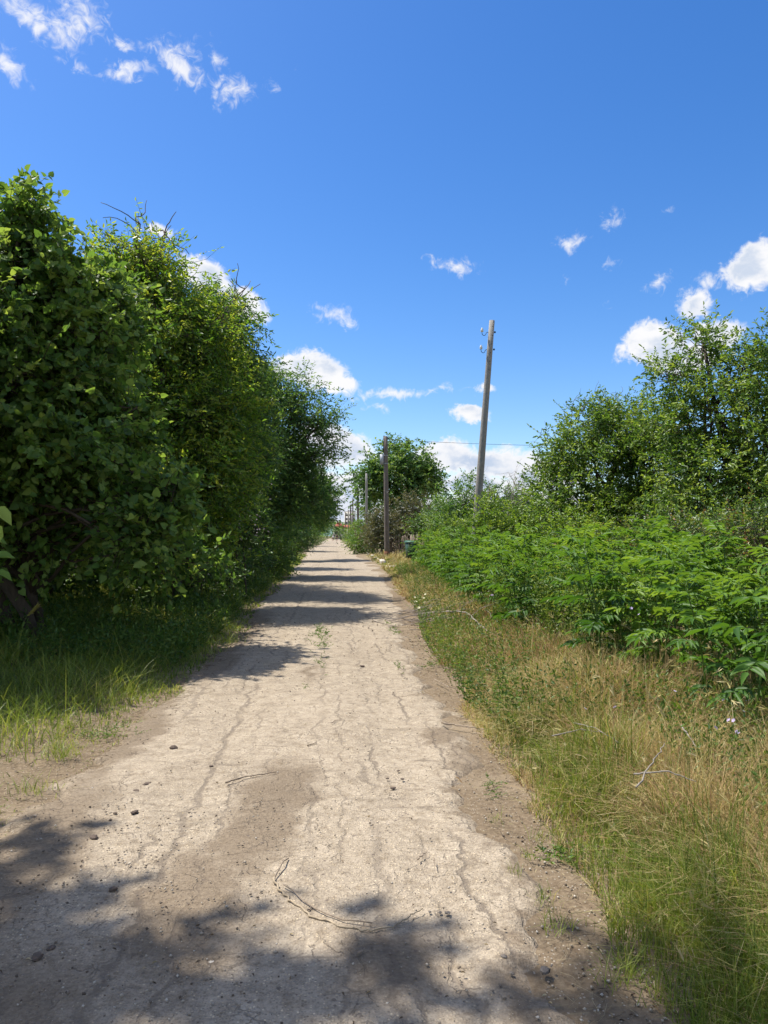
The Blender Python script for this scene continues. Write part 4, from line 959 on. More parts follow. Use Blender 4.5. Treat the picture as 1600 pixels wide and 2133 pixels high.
kinds = [elder_kind(200 + i) for i in range(9)]
ELD = 'leafy dwarf elder with long narrow leaflets in the dense sunny green stand'
rng = np.random.default_rng(300)
spots = []
yy = 5.2
while yy < 42:
    step = .36 + .013 * yy
    xx = float(xbound(yy)) + .25
    while xx < float(xbound(yy)) + 1.9 + .13 * yy:
        px = xx + .32 * step * rng.normal(); py = yy + .32 * step * rng.normal()
        if (px < .70 * py + .6) and vn(px * .8, py * .7, 62) > .22: spots.append((px, py))
        xx += step
    yy += step
spots.sort(key=lambda s: s[1])
N_IND = 300
proto = []
for (sm, lm) in kinds: proto.append((sm, lm))
far_e = MB(); far_s = []
for i, (px, py) in enumerate(spots):
    sm, lm = proto[int(rng.integers(9))]
    if i < N_IND:
        r_ = thing('dwarf_elder', ELD, 'plant', (px, py, float(hgt(px, py)) - .02), 'dwarf elder plants of the green stand', rz=float(rng.random() * 6.28))
        s = float((.84 + .36 * rng.random() + .35 * (vn(px * .9, py * .6, 61) - .5)) * (1 + .008 * py)); r_.scale = (s, s, s)
        for nm, me in (('stem', sm), ('leaves', lm)):
            o = bpy.data.objects.new(nm, me); COL.objects.link(o); o.parent = r_
    else:
        far_s.append((px, py))
print('elder plants', len(spots))
rng = np.random.default_rng(301)
fs = np.array(far_s + [(float(xbound(q) + 6 * rng.random()), float(q)) for q in 14 + 30 * rng.random(260)])
B = np.stack([fs[:, 0], fs[:, 1], hgt(fs[:, 0], fs[:, 1])], 1)
for _ in range(7):
    BB = B + np.array([0, 0, 1.0]) * (.25 + .55 * rng.random(len(B)))[:, None] + .15 * rng.normal(size=B.shape)
    sprays(far_e, far_e, BB, unit(np.array([0, 0, .5]) + rng.normal(size=B.shape)), .3 + .25 * rng.random(len(B)), 10, .15, .3, LANCE, .4, np.full(len(B), .55), twig=.006)
for _ in range(2): add_twigs(far_e, B, B + np.array([0, 0, .7]) + .1 * rng.normal(size=B.shape), .006)
tag(far_e.build('elder_thicket', LM_elder), 'far part of the dense green elder stand, merging into one mass', 'thicket', kind='stuff')

# ------------------------------------------------------------------ poles
def pole(name, label, base, top, r0, r1, mat, group=None):
    root = thing(name, label, 'pole', base, group)
    b = MB()
    t = np.linspace(0, 1, 9)[:, None]
    p0 = np.array(base) - np.array([0, 0, .3])
    p = p0 * (1 - t) + np.array(top) * t
    b.tube(p, np.linspace(r0, r1, 9), 20)
    b.build('shaft', mat, root, smooth_=False)
    for pl in root.children[0].data.polygons: pl.use_smooth = len(pl.vertices) == 4
    return root

def hook(root, c, side, s=1.0, depthdir=None):
    """curved iron bracket with a porcelain insulator on it, sticking out to one side"""
    h = MB()
    q = [np.array(c) + np.array([side * s * u, 0, s * v]) for u, v in ((0.10, .0), (0.0, 0), (-.10, 0), (-.16, -.01), (-.20, -.05), (-.22, -.11), (-.26, -.15), (-.32, -.15), (-.365, -.11), (-.38, -.05), (-.38, .06))]
    h.tube(np.array(q), .013 * s, 7)
    o = h.build('bracket', M_iron, root)
    ins = MB()
    e = q[-1]
    ins.lathe((e[0], e[1], e[2] - .06 * s), [(.02 * s, 0), (.062 * s, .01 * s), (.066 * s, .04 * s), (.045 * s, .055 * s), (.066 * s, .075 * s), (.060 * s, .105 * s), (.038 * s, .125 * s), (.045 * s, .15 * s), (.03 * s, .18 * s)], 14)
    ins.build('insulator', M_porcelain, o)
    bpy.context.view_layer.update()
    for ch in o.children: ch.location = (0, 0, 0)
    return o

Y1 = 25.0
b1 = at(982, 1195, Y1); b1[2] = float(hgt(b1[0], b1[1]))
t1p = at(1025, 668, Y1)
p1 = pole('utility_pole', 'leaning speckled concrete pole with two side insulators, standing in the bushes', b1, t1p, .150, .092, M_concrete)
for (px, py) in ((1022, 692), (1020, 728)):
    hook(p1, at(px, py, Y1) + np.array([0, 0, 0]), 1.0, .78)
    m = MB(); c = at(px + 9, py, Y1); m.box(c, (.05, .05, .05)); m.build('bolt', M_iron, p1)
m = MB()
for i in range(6):
    py = 682 + i * 18.0; f = (py - 668) / (1195 - 668)
    px = 1025 + (982 - 1025) * f + 1.5; rr1 = .092 + (.150 - .092) * f
    c = at(px, py, Y1); a = c + np.array([0, -rr1 + .02, 0])
    m.tube(np.array([a, a + np.array([0, -.024, 0])]), .014, 8)
m.build('drill_hole', M_black, p1)

Y2 = 51.0
b2 = at(806.5, 1163, Y2); b2[2] = float(hgt(b2[0], b2[1])); t2p = at(803, 909, Y2)
p2 = pole('utility_pole', 'upright brownish pole carrying a grey metal box, nearest the kerb stones', b2, t2p, .185, .142, M_concrete_dk)
m = MB(); c = at(795.5, 957, Y2); m.box(c, (.26, .20, .70)); bx = m.build('junction_box', M_boxgrey, p2)
m = MB(); m.box(c + np.array([0, -.115, 0]), (.20, .025, .62)); dr_ = m.build('door', plain('box_door', (.36, .38, .40), .5, .1, 6, .05), bx); dr_.location = (0, 0, 0)
for py in (949, 966):
    m = MB(); q = at(804, py, Y2); m.tube(np.array([q - np.array([0, 0, .025]), q + np.array([0, 0, .025])]), .175, 18); m.build('clamp_band', M_boxgrey, p2)
m = MB(); m.tube(np.array([at(800, 913, Y2 - .1), at(799, 930, Y2 - .15), at(799.5, 944, Y2 - .12)]), .035, 6); m.build('cable_pipe', M_iron, p2)
m = MB(); q = at(806, 1158, Y2); m.tube(np.array([[q[0], q[1], .0], [q[0], q[1], .5]]), .192, 20); m.build('rusty_foot', M_rust, p2)
m = MB(); m.tube(np.array([at(808, 1024, Y2 - .2), at(812, 1022, Y2 - .2), at(806, 1026, Y2 - .22)]), .012, 5); m.build('wire_tie', M_porcelain, p2)
m = MB(); q = at(800, 912, Y2); m.lathe(q, [(.02, 0), (.06, .02), (.05, .08), (.06, .12), (.02, .16)], 10); m.build('insulator', M_iron, p2)
m = MB(); q = at(808, 914, Y2); m.lathe(q, [(.02, 0), (.05, .02), (.05, .08), (.02, .12)], 10); m.build('insulator', M_iron, p2)

fp_lab = ['slender grey pole rising from the roadside bush, third from the viewer', 'dark pole with several crossbars and a small box, fourth from the viewer', 'plain thin dark pole, fifth from the viewer', 'dark pole just past the plain thin one, sixth from the viewer', 'small far pole, seventh from the viewer', 'farthest pole, closest to the trees at the end of the lane']
far_poles = []
for i, (px, pt, Y, r) in enumerate([(764, 986, 76, .12), (746, 1018, 100, .15), (735.5, 1038, 128, .11), (731, 1051, 154, .15), (726, 1062, 186, .12), (720, 1067, 206, .13)]):
    bb = at(px, HZ, Y); bb[2] = 0; tp = at(px - .5, pt, Y)
    q = pole('utility_pole', fp_lab[i], bb, tp, r * 1.15, r * .9, M_concrete_dk if i else M_concrete)
    far_poles.append((q, tp))
    if i in (1, 3):
        for k_ in range(3):
            m = MB(); m.box(tp + np.array([0, -.18, -.35 - .45 * k_]), (.95, .07, .08)); cb = m.build('crossbar', M_iron, q)
            for sx in (-.42, .42):
                m = MB(); m.lathe(tp + np.array([sx, -.18, -.31 - .45 * k_]), [(.02, 0), (.05, .03), (.05, .1), (.02, .14)], 8); z_ = m.build('insulator', M_porcelain, cb); z_.location = (0, 0, 0)
    if i == 1:
        m = MB(); m.box(tp + np.array([-.30, -.05, -2.0]), (.30, .22, .75)); m.build('junction_box', M_boxgrey, q)
    if i == 0:
        m = MB()
        for s_ in (0, 1): m.tube(np.array([tp + np.array([0, 0, -.2 - .5 * s_]), tp + np.array([.35, -.1, -.2 - .5 * s_]), tp + np.array([.4, -.1, -.05 - .5 * s_])]), .02, 5)
        m.build('bracket', M_iron, q)

def wire(label, a, b, sag, r, n=24):
    t = np.linspace(0, 1, n)[:, None]
    p = np.array(a) * (1 - t) + np.array(b) * t; p[:, 2] -= (sag * 4 * t * (1 - t))[:, 0]
    m = MB(); m.tube(p, r, 5)
    o = m.build('overhead_wire', M_wire); tag(o, label, 'wire', 'overhead wires')
p2top = at(803, 915, Y2)
wire('dark wire running right from the box-carrying pole across the clouds', p2top, at(1640, 921, 50.0), .38, .012, 30)
wire('thin wire from the crossbar pole out over the lane to the trees', far_poles[1][1] + np.array([-.3, 0, -.4]), at(640, 1066, 112), .3, .018)
wire('far thin wire crossing the lane below the nearer one', far_poles[3][1] + np.array([-.3, 0, -.3]), at(660, 1082, 175), .3, .025)
wire('wire strung between the slender grey pole and the crossbar pole', far_poles[0][1] + np.array([.4, 0, -.1]), far_poles[1][1] + np.array([.42, 0, -.2]), .35, .012)
wire('wire strung between the crossbar pole and the plain thin pole', far_poles[1][1] + np.array([.4, 0, -.35]), far_poles[2][1] + np.array([0, 0, -.1]), .35, .016)

# ------------------------------------------------------------------ bin, fence, kerbs
Yb = 43.0
bc = at(857, 1150, Yb); bc[2] = float(hgt(bc[0], bc[1]))
root = thing('wheelie_bin', 'green wheelie bin standing in the grass beside the box-carrying pole', 'bin', bc, rz=.25)
m = MB(); z0, z1 = .14, 1.02
P = [[-.22, -.26, z0], [.22, -.26, z0], [.22, .26, z0], [-.22, .26, z0], [-.28, -.33, z1], [.28, -.33, z1], [.28, .33, z1], [-.28, .33, z1]]
m.add(P, [[0, 3, 2, 1], [4, 5, 6, 7], [0, 1, 5, 4], [1, 2, 6, 5], [2, 3, 7, 6], [3, 0, 4, 7]])
m.box((0, -.345, .94), (.60, .05, .06)); m.box((0, -.30, .55), (.30, .03, .22))
m.build('body', M_bin, root, loc=(0, 0, 0))
m = MB()
P = [[-.32, -.39, 1.03], [.32, -.39, 1.03], [.32, .37, 1.03], [-.32, .37, 1.03], [-.30, -.37, 1.08], [.30, -.37, 1.08], [.30, .35, 1.12], [-.30, .35, 1.12], [-.22, -.25, 1.12], [.22, -.25, 1.12], [.22, .25, 1.15], [-.22, .25, 1.15]]
m.add(P, [[0, 3, 2, 1], [0, 1, 5, 4], [1, 2, 6, 5], [2, 3, 7, 6], [3, 0, 4, 7], [4, 5, 9, 8], [5, 6, 10, 9], [6, 7, 11, 10], [7, 4, 8, 11], [8, 9, 10, 11]])
m.build('lid', M_binlid, root, loc=(0, 0, 0))
m = MB(); m.tube(np.array([[-.25, .42, 1.0], [.25, .42, 1.0]]), .018, 7); m.box((-.22, .38, 1.0), (.03, .1, .03)); m.box((.22, .38, 1.0), (.03, .1, .03)); m.build('handle', M_bin, root, loc=(0, 0, 0))
for sx in (-.25, .25):
    m = MB(); m.tube(np.array([[sx - .025, .27, .1], [sx + .025, .27, .1]]), .1, 14); m.build('wheel', M_black, root, loc=(0, 0, 0))

f0 = at(812, 1115, 56); f1 = at(1075, 1115, 50)
root = thing('picket_fence', 'weathered brown picket fence behind the green bin', 'fence', (f0[0], f0[1], 0))
dv = f1[:2] - f0[:2]; ln = np.linalg.norm(dv); dv = dv / ln; rz = math.atan2(dv[1], dv[0])
rg = np.random.default_rng(2); m = MB(); s = 0
while s < ln:
    x, y = f0[:2] + dv * s; h = 1.45 + .22 * rg.random(); w_ = .085 + .02 * rg.random(); z = float(hgt(x, y)); ty = rg.random()
    tl = .04 * rg.normal()
    nx, ny = -dv[1], dv[0]
    pr = []
    for yy_ in (-.012, .012):
        for (u, v) in ((-w_ / 2, 0), (w_ / 2, 0), (w_ / 2, h - .06), (0, h), (-w_ / 2, h - .06)):
            uu_ = u + tl * v; pr.append([x + dv[0] * uu_ + nx * yy_, y + dv[1] * uu_ + ny * yy_, z + v])
    m.add(pr, [np.array([[0, 1, 2, 3, 4]]), np.array([[9, 8, 7, 6, 5]]), np.array([[0, 5, 6, 1], [1, 6, 7, 2], [2, 7, 8, 3], [3, 8, 9, 4], [4, 9, 5, 0]])], ty)
    s += .14 + .09 * rg.random()
m.build('pickets', M_picket, root)
for zz in (.45, 1.15):
    m = MB(); c = (f0[:2] + f1[:2]) / 2 + np.array([-dv[1], dv[0]]) * .04; m.box((c[0], c[1], zz), (ln, .04, .08), rz); m.build('rail', M_picket, root)
for s in np.arange(.05, ln, 2.3):
    x, y = f0[:2] + dv * s + np.array([-dv[1], dv[0]]) * .12; m = MB(); m.box((x, y, .85), (.11, .11, 1.7), rz); m.build('post', M_picket, root)

def lump(mb, c, r, seed, sub=2, squash=(1, 1, .7), rough=.28):
    import bmesh
    bm = bmesh.new(); bmesh.ops.create_icosphere(bm, subdivisions=sub, radius=1.0)
    rg = np.random.default_rng(seed)
    V = np.array([v.co[:] for v in bm.verts]); F = np.array([[v.index for v in f.verts] for f in bm.faces]); bm.free()
    k1 = rg.normal(size=(6, 3)); ph = rg.random(6) * 6.28
    d = sum(np.sin(V @ k1[i] * 2.2 + ph[i]) for i in range(6)) / 6
    V = V * (1 + rough * d)[:, None] + rough * .25 * rg.normal(size=V.shape)
    V = V * np.array(squash) * r + np.array(c)
    mb.add(V, F)

kerb_lab = ['pale kerb block nearest the viewer, half sunk in dry grass', 'small white kerb block beside the lane, second of the row', 'largest whitish kerb block of the row', 'whitish kerb block just past the largest', 'pale kerb block next to the pole foot', 'narrow pale kerb block beyond the pole foot', 'farthest pale kerb block before the roadside bush']
for i, (px, py, l, w_, h) in enumerate([(818, 1186, .5, .28, .14), (808, 1183, .35, .2, .10), (797, 1176, .62, .3, .22), (790, 1170.5, .6, .28, .19), (783, 1166.5, .6, .25, .18), (776, 1162, .7, .25, .17), (768, 1158.5, .8, .22, .15)]):
    Y = EYE * FPX / (py - HZ); c = at(px, py, Y); m = MB()
    rg = np.random.default_rng(400 + i)
    m.box((0, 0, h / 2 - .03), (w_, l, h + .06)); V = m.v[0]
    V += .028 * rg.normal(size=V.shape); V[4:, :2] *= .88
    o = m.build('kerb_stone', M_kerb, loc=(float(c[0]), float(c[1]), 0.02)); o.rotation_euler = (.06 * rg.normal(), .06 * rg.normal(), .15 * rg.normal())
    bv = o.modifiers.new('bevel', 'BEVEL'); bv.width = .035; bv.segments = 2
    tag(o, kerb_lab[i], 'kerb stone', 'pale kerb stones')
lk = ['pale kerb block on the shaded verge, nearer of the pair', 'pale kerb block on the shaded verge, farther of the pair']
for i, (px, py) in enumerate([(628, 1145), (641, 1138.5)]):
    Y = EYE * FPX / (py - HZ); c = at(px, py, Y); m = MB(); m.box((0, 0, .1), (.3, 2.2, .24)); m.v[0] += .04 * np.random.default_rng(i).normal(size=(8, 3))
    o = m.build('kerb_stone', M_kerb, loc=(float(c[0]), float(c[1]), .03)); tag(o, lk[i], 'kerb stone')

# ------------------------------------------------------------------ end of the lane: houses and walkers
hb = at(706, HZ, 300); root = thing('house', 'red-roofed house showing above the trees at the end of the lane', 'house', (hb[0], 300, 0))
m = MB(); m.box((hb[0], 300, 2.3), (4.6, 8, 4.6)); m.build('wall', M_wallw, root)
m = MB(); hx = hb[0]
m.add([[hx - 2.7, 295.5, 4.5], [hx + 2.7, 295.5, 4.5], [hx + 2.7, 304.5, 4.5], [hx - 2.7, 304.5, 4.5], [hx - .6, 300, 6.6], [hx + .6, 300, 6.6]], [np.array([[0, 1, 5, 4], [2, 3, 4, 5]]), np.array([[1, 2, 5], [3, 0, 4]]), np.array([[3, 2, 1, 0]])])
rf = m.build('roof', M_rooftile, root)
m = MB(); m.box((hx - .5, 299, 6.7), (.6, .6, 1.4)); ch_ = m.build('chimney', M_rooftile, rf); ch_.location = (0, 0, 0)
for sx in (-1.2, 1.2):
    m = MB(); m.box((hx + sx, 295.97, 2.6), (1.1, .08, 1.3)); m.build('window', M_glass, root)
hb = at(719, HZ, 330); root = thing('house', 'second red-roofed house half hidden by the far poles', 'house', (hb[0], 330, 0))
m = MB(); m.box((hb[0] + 2, 330, 2.2), (5, 8, 4.4)); m.build('wall', M_wallw, root)
m = MB(); hx = hb[0] + 2
m.add([[hx - 2.8, 325.4, 4.3], [hx + 2.8, 325.4, 4.3], [hx + 2.8, 334.6, 4.3], [hx - 2.8, 334.6, 4.3], [hx - 2.8, 330, 6.2], [hx + 2.8, 330, 6.2]], [np.array([[0, 1, 5, 4], [2, 3, 4, 5]]), np.array([[1, 2, 5], [3, 0, 4]]), np.array([[3, 2, 1, 0]])])
m.build('roof', M_rooftile, root)
m = MB(); m.box((hx - 2, 325.97, 2.6), (1.1, .08, 1.3)); m.build('window', M_glass, root)
ab = at(729, HZ, 620); root = thing('apartment_block', 'pale far-off apartment block between the last poles', 'building', (ab[0], 620, 0))
m = MB(); m.box((ab[0], 620, 10.5), (9, 12, 21)); m.build('wall', M_wallw, root)
m = MB(); m.box((ab[0], 620, 21.2), (9.4, 12.4, .4)); m.build('roof', M_boxgrey, root)
for f in range(6):
    for sx in (-2.8, 0, 2.8):
        m = MB(); m.box((ab[0] + sx, 613.96, 2.2 + f * 3.2), (1.4, .1, 1.5)); m.build('window', M_glass, root)

def skin_obj(name, verts, edges, radii, mat, parent, rootv=0):
    me = bpy.data.meshes.new(name); me.from_pydata(verts, edges, []); me.update()
    o = bpy.data.objects.new(name, me); COL.objects.link(o); o.parent = parent
    sk = o.modifiers.new('skin', 'SKIN'); sk.use_smooth_shade = True
    lay = me.skin_vertices[0].data if me.skin_vertices else None
    if lay is None:
        bm_ = __import__('bmesh').new(); bm_.from_mesh(me); bm_.verts.layers.skin.verify(); bm_.to_mesh(me); bm_.free(); lay = me.skin_vertices[0].data
    for i, r in enumerate(radii):
        lay[i].radius = (r, r) if not isinstance(r, tuple) else r
        lay[i].use_root = (i == rootv)
    o.modifiers.new('sub', 'SUBSURF').levels = 1; o.modifiers[-1].render_levels = 1
    me.materials.append(mat)
    return o

def walker(label, loc, rz, top_m, leg_m, scale, shorts, ph):
    root = thing('person', label, 'person', loc, rz=rz)
    root.scale = (scale,) * 3
    st = .16 * ph
    V = [(0, 0, .95), (0, .01, 1.15), (0, 0, 1.38), (0, 0, 1.48), (0, .01, 1.60), (0, .01, 1.70),
         (.18, 0, 1.40), (.24, -.05 * ph, 1.14), (.24, .06 + .08 * ph, .92), (.24, .08 + .1 * ph, .80),
         (-.18, 0, 1.40), (-.24, .05 * ph, 1.14), (-.24, .06 - .08 * ph, .92), (-.24, .08 - .1 * ph, .80),
         (.09, 0, .90), (.10, st + .03, .50), (.10, st * 1.1 - .04, .09), (.11, st * 1.1 + .12, .04),
         (-.09, 0, .90), (-.10, -st + .03, .50), (-.10, -st * 1.5 - .04, .10), (-.11, -st * 1.5 + .10, .04)]
    E = [(0, 1), (1, 2), (2, 3), (3, 4), (4, 5), (2, 6), (6, 7), (7, 8), (8, 9), (2, 10), (10, 11), (11, 12), (12, 13), (0, 14), (14, 15), (15, 16), (16, 17), (0, 18), (18, 19), (19, 20), (20, 21)]
    Rr = [(.15, .11), (.14, .10), (.16, .10), .055, (.085, .10), (.07, .085), .06, .045, .036, .03, .06, .045, .036, .03, .085, .058, .04, .04, .085, .058, .04, .04]
    skin_obj('body', V, E, Rr, M_skin, root)
    tv = [0, 1, 2, 6, 7, 10, 11]; mp = {v: i for i, v in enumerate(tv)}
    skin_obj('shirt', [V[v] for v in tv], [(mp[a], mp[b]) for a, b in E if a in mp and b in mp], [(.175, .13), (.165, .125), (.175, .12), .075, .065, .075, .065], top_m, root)
    kn = [(.10, st * .6 + .02, .56), (-.10, -st * .6 + .02, .56)] if shorts else [V[16], V[20]]
    sv = [(0, 0, 1.0), (0, 0, .93), (.09, 0, .88), kn[0], (-.09, 0, .88), kn[1]]
    skin_obj('shorts' if shorts else 'trousers', sv, [(0, 1), (1, 2), (2, 3), (1, 4), (4, 5)], [(.165, .125), (.17, .13), .105, .085 if shorts else .07, .105, .085 if shorts else .07], leg_m, root)
    skin_obj('hair', [(0, -.02, 1.62), (0, -.01, 1.70), (0, 0, 1.765)], [(0, 1), (1, 2)], [(.085, .09), (.098, .105), (.05, .05)], M_hair, root)
wy_ = 190.0
for (px, lab, top_, leg_, s, ph) in [(693.8, 'walker in a white top and dark shorts, far down the lane', M_white_cl, M_black_cl, .98, 1), (702.0, 'walker dressed all in black beside the one in white', M_black_cl, M_black_cl, 1.06, -1)]:
    c = at(px, HZ, wy_); walker(lab, (c[0], wy_, 0.03), math.pi, top_, leg_, s, True, ph)

# ------------------------------------------------------------------ small things on and by the lane
def gnd(px, py, z=0.03):
    d = ray(px, py); t = (z - EYE) / d.z
    return np.array([d.x * t, d.y * t, z])
def stick(label, pix, r, name='fallen_twig', cat='twig', z=.045, mat=M_stick, lift=None, group=None):
    pts = []
    for i, (px, py) in enumerate(pix):
        c = gnd(px, py, z); c[2] = z + (lift[i] if lift else 0); pts.append(c)
    pts = np.array(pts)
    # refine
    t = np.linspace(0, 1, 5 * len(pts)); s = np.linspace(0, 1, len(pts))
    p = np.stack([np.interp(t, s, pts[:, k_]) for k_ in range(3)], 1)
    p[1:-1] += np.random.default_rng(len(label)).normal(size=p[1:-1].shape) * np.array([r, r, r * .3]) * .9
    m = MB(); m.tube(p, np.linspace(r, r * .45, len(p)), 6)
    o = m.build(name, mat); tag(o, label, cat, group); return o, p

stick('thin brown twig lying across the lane near the dark earth patch', [(470, 1630), (510, 1618), (575, 1608)], .006)
v1, p = stick('long pale bent vine stem curving across the near part of the lane', [(572, 1828), (580, 1850), (610, 1880), (650, 1910), (720, 1930), (770, 1940), (815, 1930), (850, 1912), (880, 1892)], .0055, 'vine_stem', 'vine', z=.042, mat=plain('pale_vine', (.34, .27, .18), .8, .3, 25, .3))
m = MB(); q = p[6:30:3] + np.array([.02, .035, .006]); m.tube(q, .003, 5); m.tube(np.array([p[0], p[0] + np.array([.03, .12, .02]), p[0] + np.array([.05, .2, .0])]), .0035, 5); m.build('side_shoot', M_stick, v1)
stick('small curved twig on the lane below the earth patch', [(640, 1895), (655, 1888)], .004)
stick('grey stick lying at the dirt edge beside the dry grass, upper one', [(920, 1505), (960, 1512), (1010, 1520)], .008)
stick('short dark twig on the bare earth by the small weeds', [(905, 1415), (935, 1432), (945, 1432)], .006)
stick('thin short twig on the lane at the end of a crack', [(640, 1553), (660, 1547)], .005)
stick('tiny forked twig on the middle of the lane', [(690, 1506), (700, 1500), (712, 1500)], .004)
stick('dark twig on the pale asphalt beyond the vine stem', [(870, 1790), (890, 1772)], .004)
stick('thin straw-pale twig along a crack near the vine stem', [(904, 1788), (906, 1805)], .003)
stick('dark crumbled twig by the shadow edge', [(745, 1985), (760, 1975)], .004)
stick('pale weathered stick lying on the dry grass', [(1150, 1533), (1210, 1535), (1270, 1533)], .005, 'fallen_branch', 'branch', z=.26, lift=[0, .05, .02], mat=M_palewood)
stick('pale stick crossing the other one on the dry grass', [(1195, 1512), (1240, 1528), (1290, 1548)], .005, 'fallen_branch', 'branch', z=.28, lift=[.02, .04, 0], mat=M_palewood)
stick('long pale stick low in the tall weeds', [(1320, 1612), (1390, 1618), (1450, 1628)], .005, 'fallen_branch', 'branch', z=.36, lift=[0, .03, 0], mat=M_palewood)
stick('pale stick slanting up into the tall weeds', [(1325, 1640), (1360, 1612), (1385, 1595)], .005, 'fallen_branch', 'branch', z=.34, lift=[0, .06, .12], mat=M_palewood)
stick('short pale stick beside the green grass clump in the weeds', [(1420, 1528), (1450, 1555)], .005, 'fallen_branch', 'branch', z=.40, lift=[.05, 0], mat=M_palewood)
stick('bleached branch leaning at the foot of the elder stand', [(1145, 1310), (1155, 1350), (1165, 1385)], .016, 'fallen_branch', 'branch', z=.12, lift=[.35, .15, 0], mat=M_palewood)
stick('dark curved branch leaning at the foot of the elder stand', [(1150, 1318), (1168, 1335), (1172, 1352), (1160, 1372)], .014, 'fallen_branch', 'branch', z=.12, lift=[.3, .25, .15, 0], mat=M_deadwood)
stick('long grey branch lying from the twig heap towards the elder', [(930, 1280), (970, 1288), (1010, 1318), (1060, 1330)], .016, 'fallen_branch', 'branch', z=.25, lift=[.05, .1, .05, -.05], mat=M_palewood)
stick('upper grey branch above the twig heap', [(870, 1268), (900, 1276), (935, 1280), (970, 1282)], .013, 'fallen_branch', 'branch', z=.3, lift=[-.1, 0, .05, .1], mat=M_palewood)
stick('straight grey branch rising from the twig heap into the elder', [(985, 1235), (1010, 1270), (1030, 1300)], .012, 'fallen_branch', 'branch', z=.25, lift=[.4, .15, 0], mat=M_palewood)

m = MB(); rg = np.random.default_rng(33); c0 = gnd(905, 1300, .05)
m_n = 120
B = c0 + np.stack([.55 * rg.normal(size=m_n), .5 * rg.normal(size=m_n), .04 + .16 * rg.random(m_n)], 1)
a_ = .25 + .45 * rg.normal(size=m_n); E = B + np.stack([np.cos(a_), np.sin(a_), .22 * rg.normal(size=m_n)], 1) * (.4 + .6 * rg.random(m_n))[:, None]
add_twigs(m, B, E, .007); tag(m.build('brush_heap', plain('grey_twigs', (.24, .20, .165), .9, .3, 12, .2)), 'heap of dry grey cut twigs at the sunny edge of the lane', 'twig heap')

clods = [(362, 1558, .030, 'dark pyramid-shaped clod alone on the pale lane, left of the earth patch'), (305, 1632, .030, 'flat dark clod with crumbs round it on the lane near the shade'), (284, 1646, .024, 'dark clod just below the flat one with crumbs'),
         (280, 1690, .024, 'dark flat clod between the clod group and the tree shadow'), (196, 1742, .026, 'long dark clod at the edge of the tree shadow'), (440, 1594, .014, 'small dark clod midway to the earth patch'),
         (230, 1706, .011, 'small dark crumb beside the tree shadow'), (240, 1692, .012, 'small dark crumb above the tree shadow'), (1135, 2019, .022, 'dark grey stone on the pale asphalt near the grass corner'),
         (1066, 2024, .010, 'small dark pebble beside the grey stone'), (820, 1640, .018, 'dark clod on the lane beside the central crack, largest of four'), (838, 1621, .014, 'dark clod of the four by the central crack, rightmost'),
         (807, 1620, .011, 'small clod of the four by the central crack, lowest left'), (830, 1604, .012, 'small clod of the four by the central crack, topmost'), (1050, 1990, .012, 'dark pebble lying in the long crack'),
         (440, 2002, .012, 'whitish round pebble in the dappled shade'), (594, 2086, .011, 'whitish pebble in the shade at the bottom of the lane'), (933, 1899, .012, 'dark twin pebble right of the vine tip'), (917, 1898, .009, 'small dark pebble right of the vine tip'),
         (755, 1387, .030, 'dark broken clod in the middle of the lane beyond the four'), (106, 1972, .016, 'dark clod deep in the shade at the lane corner'), (78, 1990, .026, 'broad dark clod in the shade at the lane corner'),
         (235, 1850, .022, 'dark clod inside the dappled shade'), (895, 1897, .008, 'tiny dark pebble at the tip of the vine stem')]
for i, (px, py, r, lab) in enumerate(clods):
    m = MB(); c = gnd(px, py, .035); lump(m, (0, 0, 0), r * .8, 500 + i, 2, (1.3, 1.0, .45 if i else .85), .40)
    white = 'whitish' in lab
    o = m.build('pebble' if 'pebble' in lab else ('stone' if 'stone' in lab else 'dirt_clod'), M_kerb if white else (M_stone if 'stone' in lab or 'pebble' in lab else M_clod), loc=[float(c[0]), float(c[1]), .030 + r * .06])
    o.rotation_euler = (0, 0, i * 1.3); tag(o, lab, 'pebble' if 'pebble' in lab else ('stone' if 'stone' in lab else 'clod'))

# loose gravel: one mass
grv = MB(); rng = np.random.default_rng(90)
def gravel(n, ya, yb, xa, xb_, r0, r1, tint, zoff):
    y = logy(n, ya, yb); x = xa(y) + (xb_(y) - xa(y)) * rng.random(n)
    r = (r0 + (r1 - r0) * rng.random(n) ** 3) * np.maximum(1, y / 6)
    T = np.array([[1, 0, 0], [0, 1, 0], [-1, 0, 0], [0, -1, 0], [0, 0, .8], [0, 0, -.8]])
    Rm = rdir(n); Rn = unit(np.cross(Rm, rdir(n))); Ro = np.cross(Rm, Rn)
    V = (T[None, :, 0:1] * Rm[:, None] + T[None, :, 1:2] * Rn[:, None] * .8 + T[None, :, 2:3] * Ro[:, None]) * r[:, None, None] * (0.8 + .4 * rng.random((n, 6, 1)))
    zb = zoff + np.where(zoff > .01, 0, hgt(x, y))
    V = V * np.array([1, 1, .7]) + np.stack([x, y, zb + r * .3], 1)[:, None, :]
    i = np.arange(n)[:, None] * 6
    F = np.concatenate([i + np.array([q]) for q in ([0, 1, 4], [1, 2, 4], [2, 3, 4], [3, 0, 4], [1, 0, 5], [2, 1, 5], [3, 2, 5], [0, 3, 5])])
    grv.add(V.reshape(-1, 3), F, np.repeat(np.clip(tint + .25 * rng.normal(size=n), 0, 1), 6))
gravel(3800, 2.2, 14, lambda y: xl(y) + .05, lambda y: xrr(y), .0018, .009, .55, .032)
gravel(1500, 2.2, 4.5, lambda y: xl(y) + .05, lambda y: xl(y) + 1.6, .002, .010, .40, .034)
gravel(1700, 2.2, 12, lambda y: xrr(y) - .05, lambda y: xrg(y) + .15, .002, .011, .62, .004)
